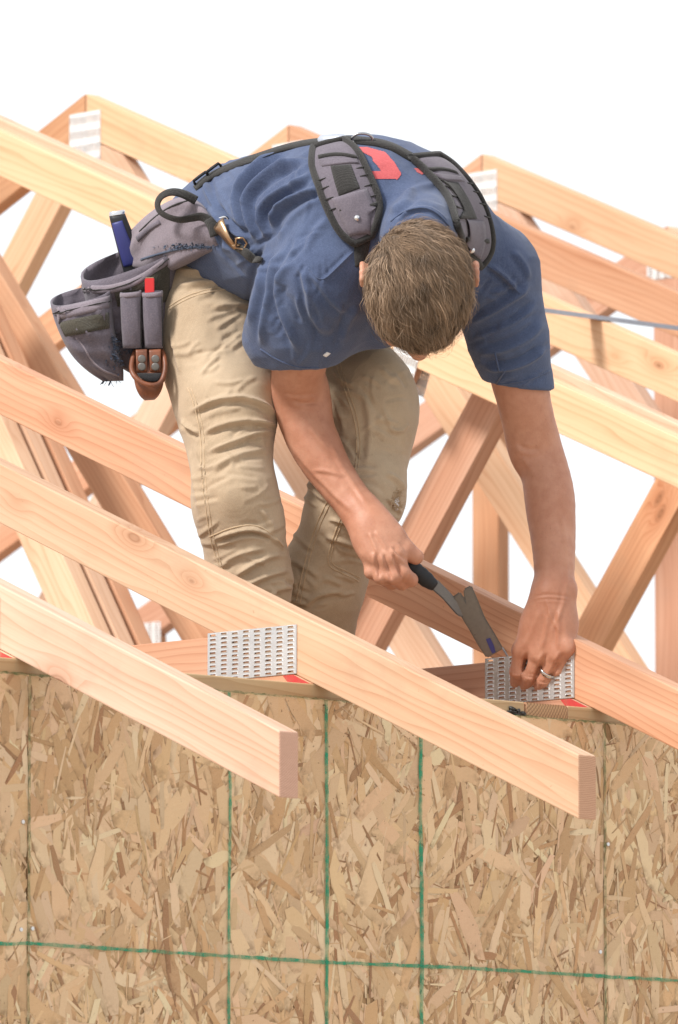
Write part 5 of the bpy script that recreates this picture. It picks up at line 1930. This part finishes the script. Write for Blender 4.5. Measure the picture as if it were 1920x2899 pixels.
ham = empty('hammer', at(1120, 1570, 12.605))
tag(ham, 'steel framing hammer with dark rubber grip swung by the workman', 'hammer')
gp = [(1040, 1503, 12.600, .0135), (1062, 1522, 12.600, .0125), (1100, 1553, 12.605, .0115), (1150, 1594, 12.610, .0125), (1185, 1622, 12.615, .0135), (1212, 1645, 12.618, .0128), (1232, 1660, 12.62, .0085)]
rs = resample(np.array(gp), 44)
tube('grip', [at(*q[:3]) for q in rs], [q[3] * (1 + .03 * math.sin(i * 1.7)) for i, q in enumerate(rs)], M['black_grip'], ham, 16)
px_prism('shank', [(1220, 1642), (1238, 1640), (1274, 1676), (1318, 1728), (1314, 1750), (1294, 1742), (1252, 1694), (1222, 1668)], lambda x, y: 12.62 + (x - 1220) * .0005, .006, M['hammer_steel'], ham, .002)
hd_ = lambda x, y: 12.665 + (y - 1700) * .00022
px_prism('head', [(1281, 1690), (1303, 1674), (1315, 1694), (1312, 1668), (1335, 1656), (1354, 1700), (1373, 1747), (1401, 1793), (1426, 1836), (1378, 1864), (1354, 1828), (1329, 1784), (1308, 1750), (1292, 1718)], hd_, .015, M['hammer_steel'], ham, .0025)
o = px_prism('face_mark', [(1376, 1810), (1388, 1806), (1398, 1826), (1404, 1846), (1394, 1851), (1386, 1834)], lambda x, y: hd_(x, y) - .0152, .0012, M['blue_grip'], ham, .0004)

pen = empty('pencil', at(424, 810, 12.703))
tag(pen, 'flat red carpenter pencil sticking out of the pouch pocket', 'pencil')
px_prism('pencil_body', [(410, 788), (437, 787), (438, 960), (412, 960)], lambda x, y: 12.681, .0038, M['red_pencil'], pen, .0012)
px_prism('pencil_end', [(412, 785.5), (435, 785), (436, 787), (411, 787.6)], lambda x, y: 12.681, .003, M['seam'], pen, .0004)

kn = empty('utility_tool', at(375, 740, 12.790))
tag(kn, 'blue and black tool handle with chrome cap standing in the pouch', 'tool')
hk, HKB = pillow('handle', [(309, 612, 354, 604, 12.785, .013, 0), (313, 630, 361, 622, 12.785, .0145, 0), (326, 680, 380, 668, 12.785, .0145, 0), (340, 735, 402, 715, 12.790, .0145, 0), (356, 790, 420, 770, 12.795, .0145, 0)], M['black_grip'], kn, 24, 3.)
drape('blue_inlay', HKB, [(318, 632), (330, 680), (346, 735), (352, 756)], [(346, 624), (364, 672), (386, 722), (392, 745)], .0022, M['blue_grip'], kn, 24, 7, dg=12.770)
pillow('cap', [(310, 600, 352, 593, 12.785, .0115, 0), (309, 604, 354, 597, 12.785, .013, 0), (309, 613, 355, 605, 12.785, .0136, 0)], M['chrome'], kn, 24, 2.6)

# ring on the ring finger
ax = (LP[2] - LM[2]); ax /= np.linalg.norm(ax)
u = np.cross(ax, FWD); u /= np.linalg.norm(u); w = np.cross(ax, u)
c = mixp(LM[2], LP[2], .66)
rr_ = .0143
V, F = [], []
K = 40
for i in range(K):
    th = 2 * math.pi * i / K
    e = u * math.cos(th) + w * math.sin(th)
    for (ra, ha) in ((rr_, -.0032), (rr_ + .0014, -.0026), (rr_ + .0014, .0026), (rr_, .0032)):
        V.append(c + e * ra + ax * ha)
for i in range(K):
    for j in range(4):
        F.append((i * 4 + j, i * 4 + (j + 1) % 4, ((i + 1) % K) * 4 + (j + 1) % 4, ((i + 1) % K) * 4 + j))
o = link('ring', mesh_np('ring', V, F), M['ring_metal'], None, True)
tag(o, 'plain silver wedding ring on the hand holding the plate', 'ring')

# the nail being driven
bm = bmesh.new(); bmesh.ops.create_cone(bm, cap_ends=True, segments=10, radius1=.0018, radius2=.0018, depth=.05)
me = bpy.data.meshes.new('nail'); bm.to_mesh(me); bm.free()
o = link('loose_nail', me, M['steel'])
pa, pb = atX(1452, 1880, A0 + 2 * SP + .004), at(1438, 1858, 12.755)
dv = Vector(pa - pb).normalized()
o.rotation_euler = dv.to_track_quat('Z', 'Y').to_euler(); o.location = (pa + pb) / 2
tag(o, 'half driven nail in the plate below the hammer', 'nail')
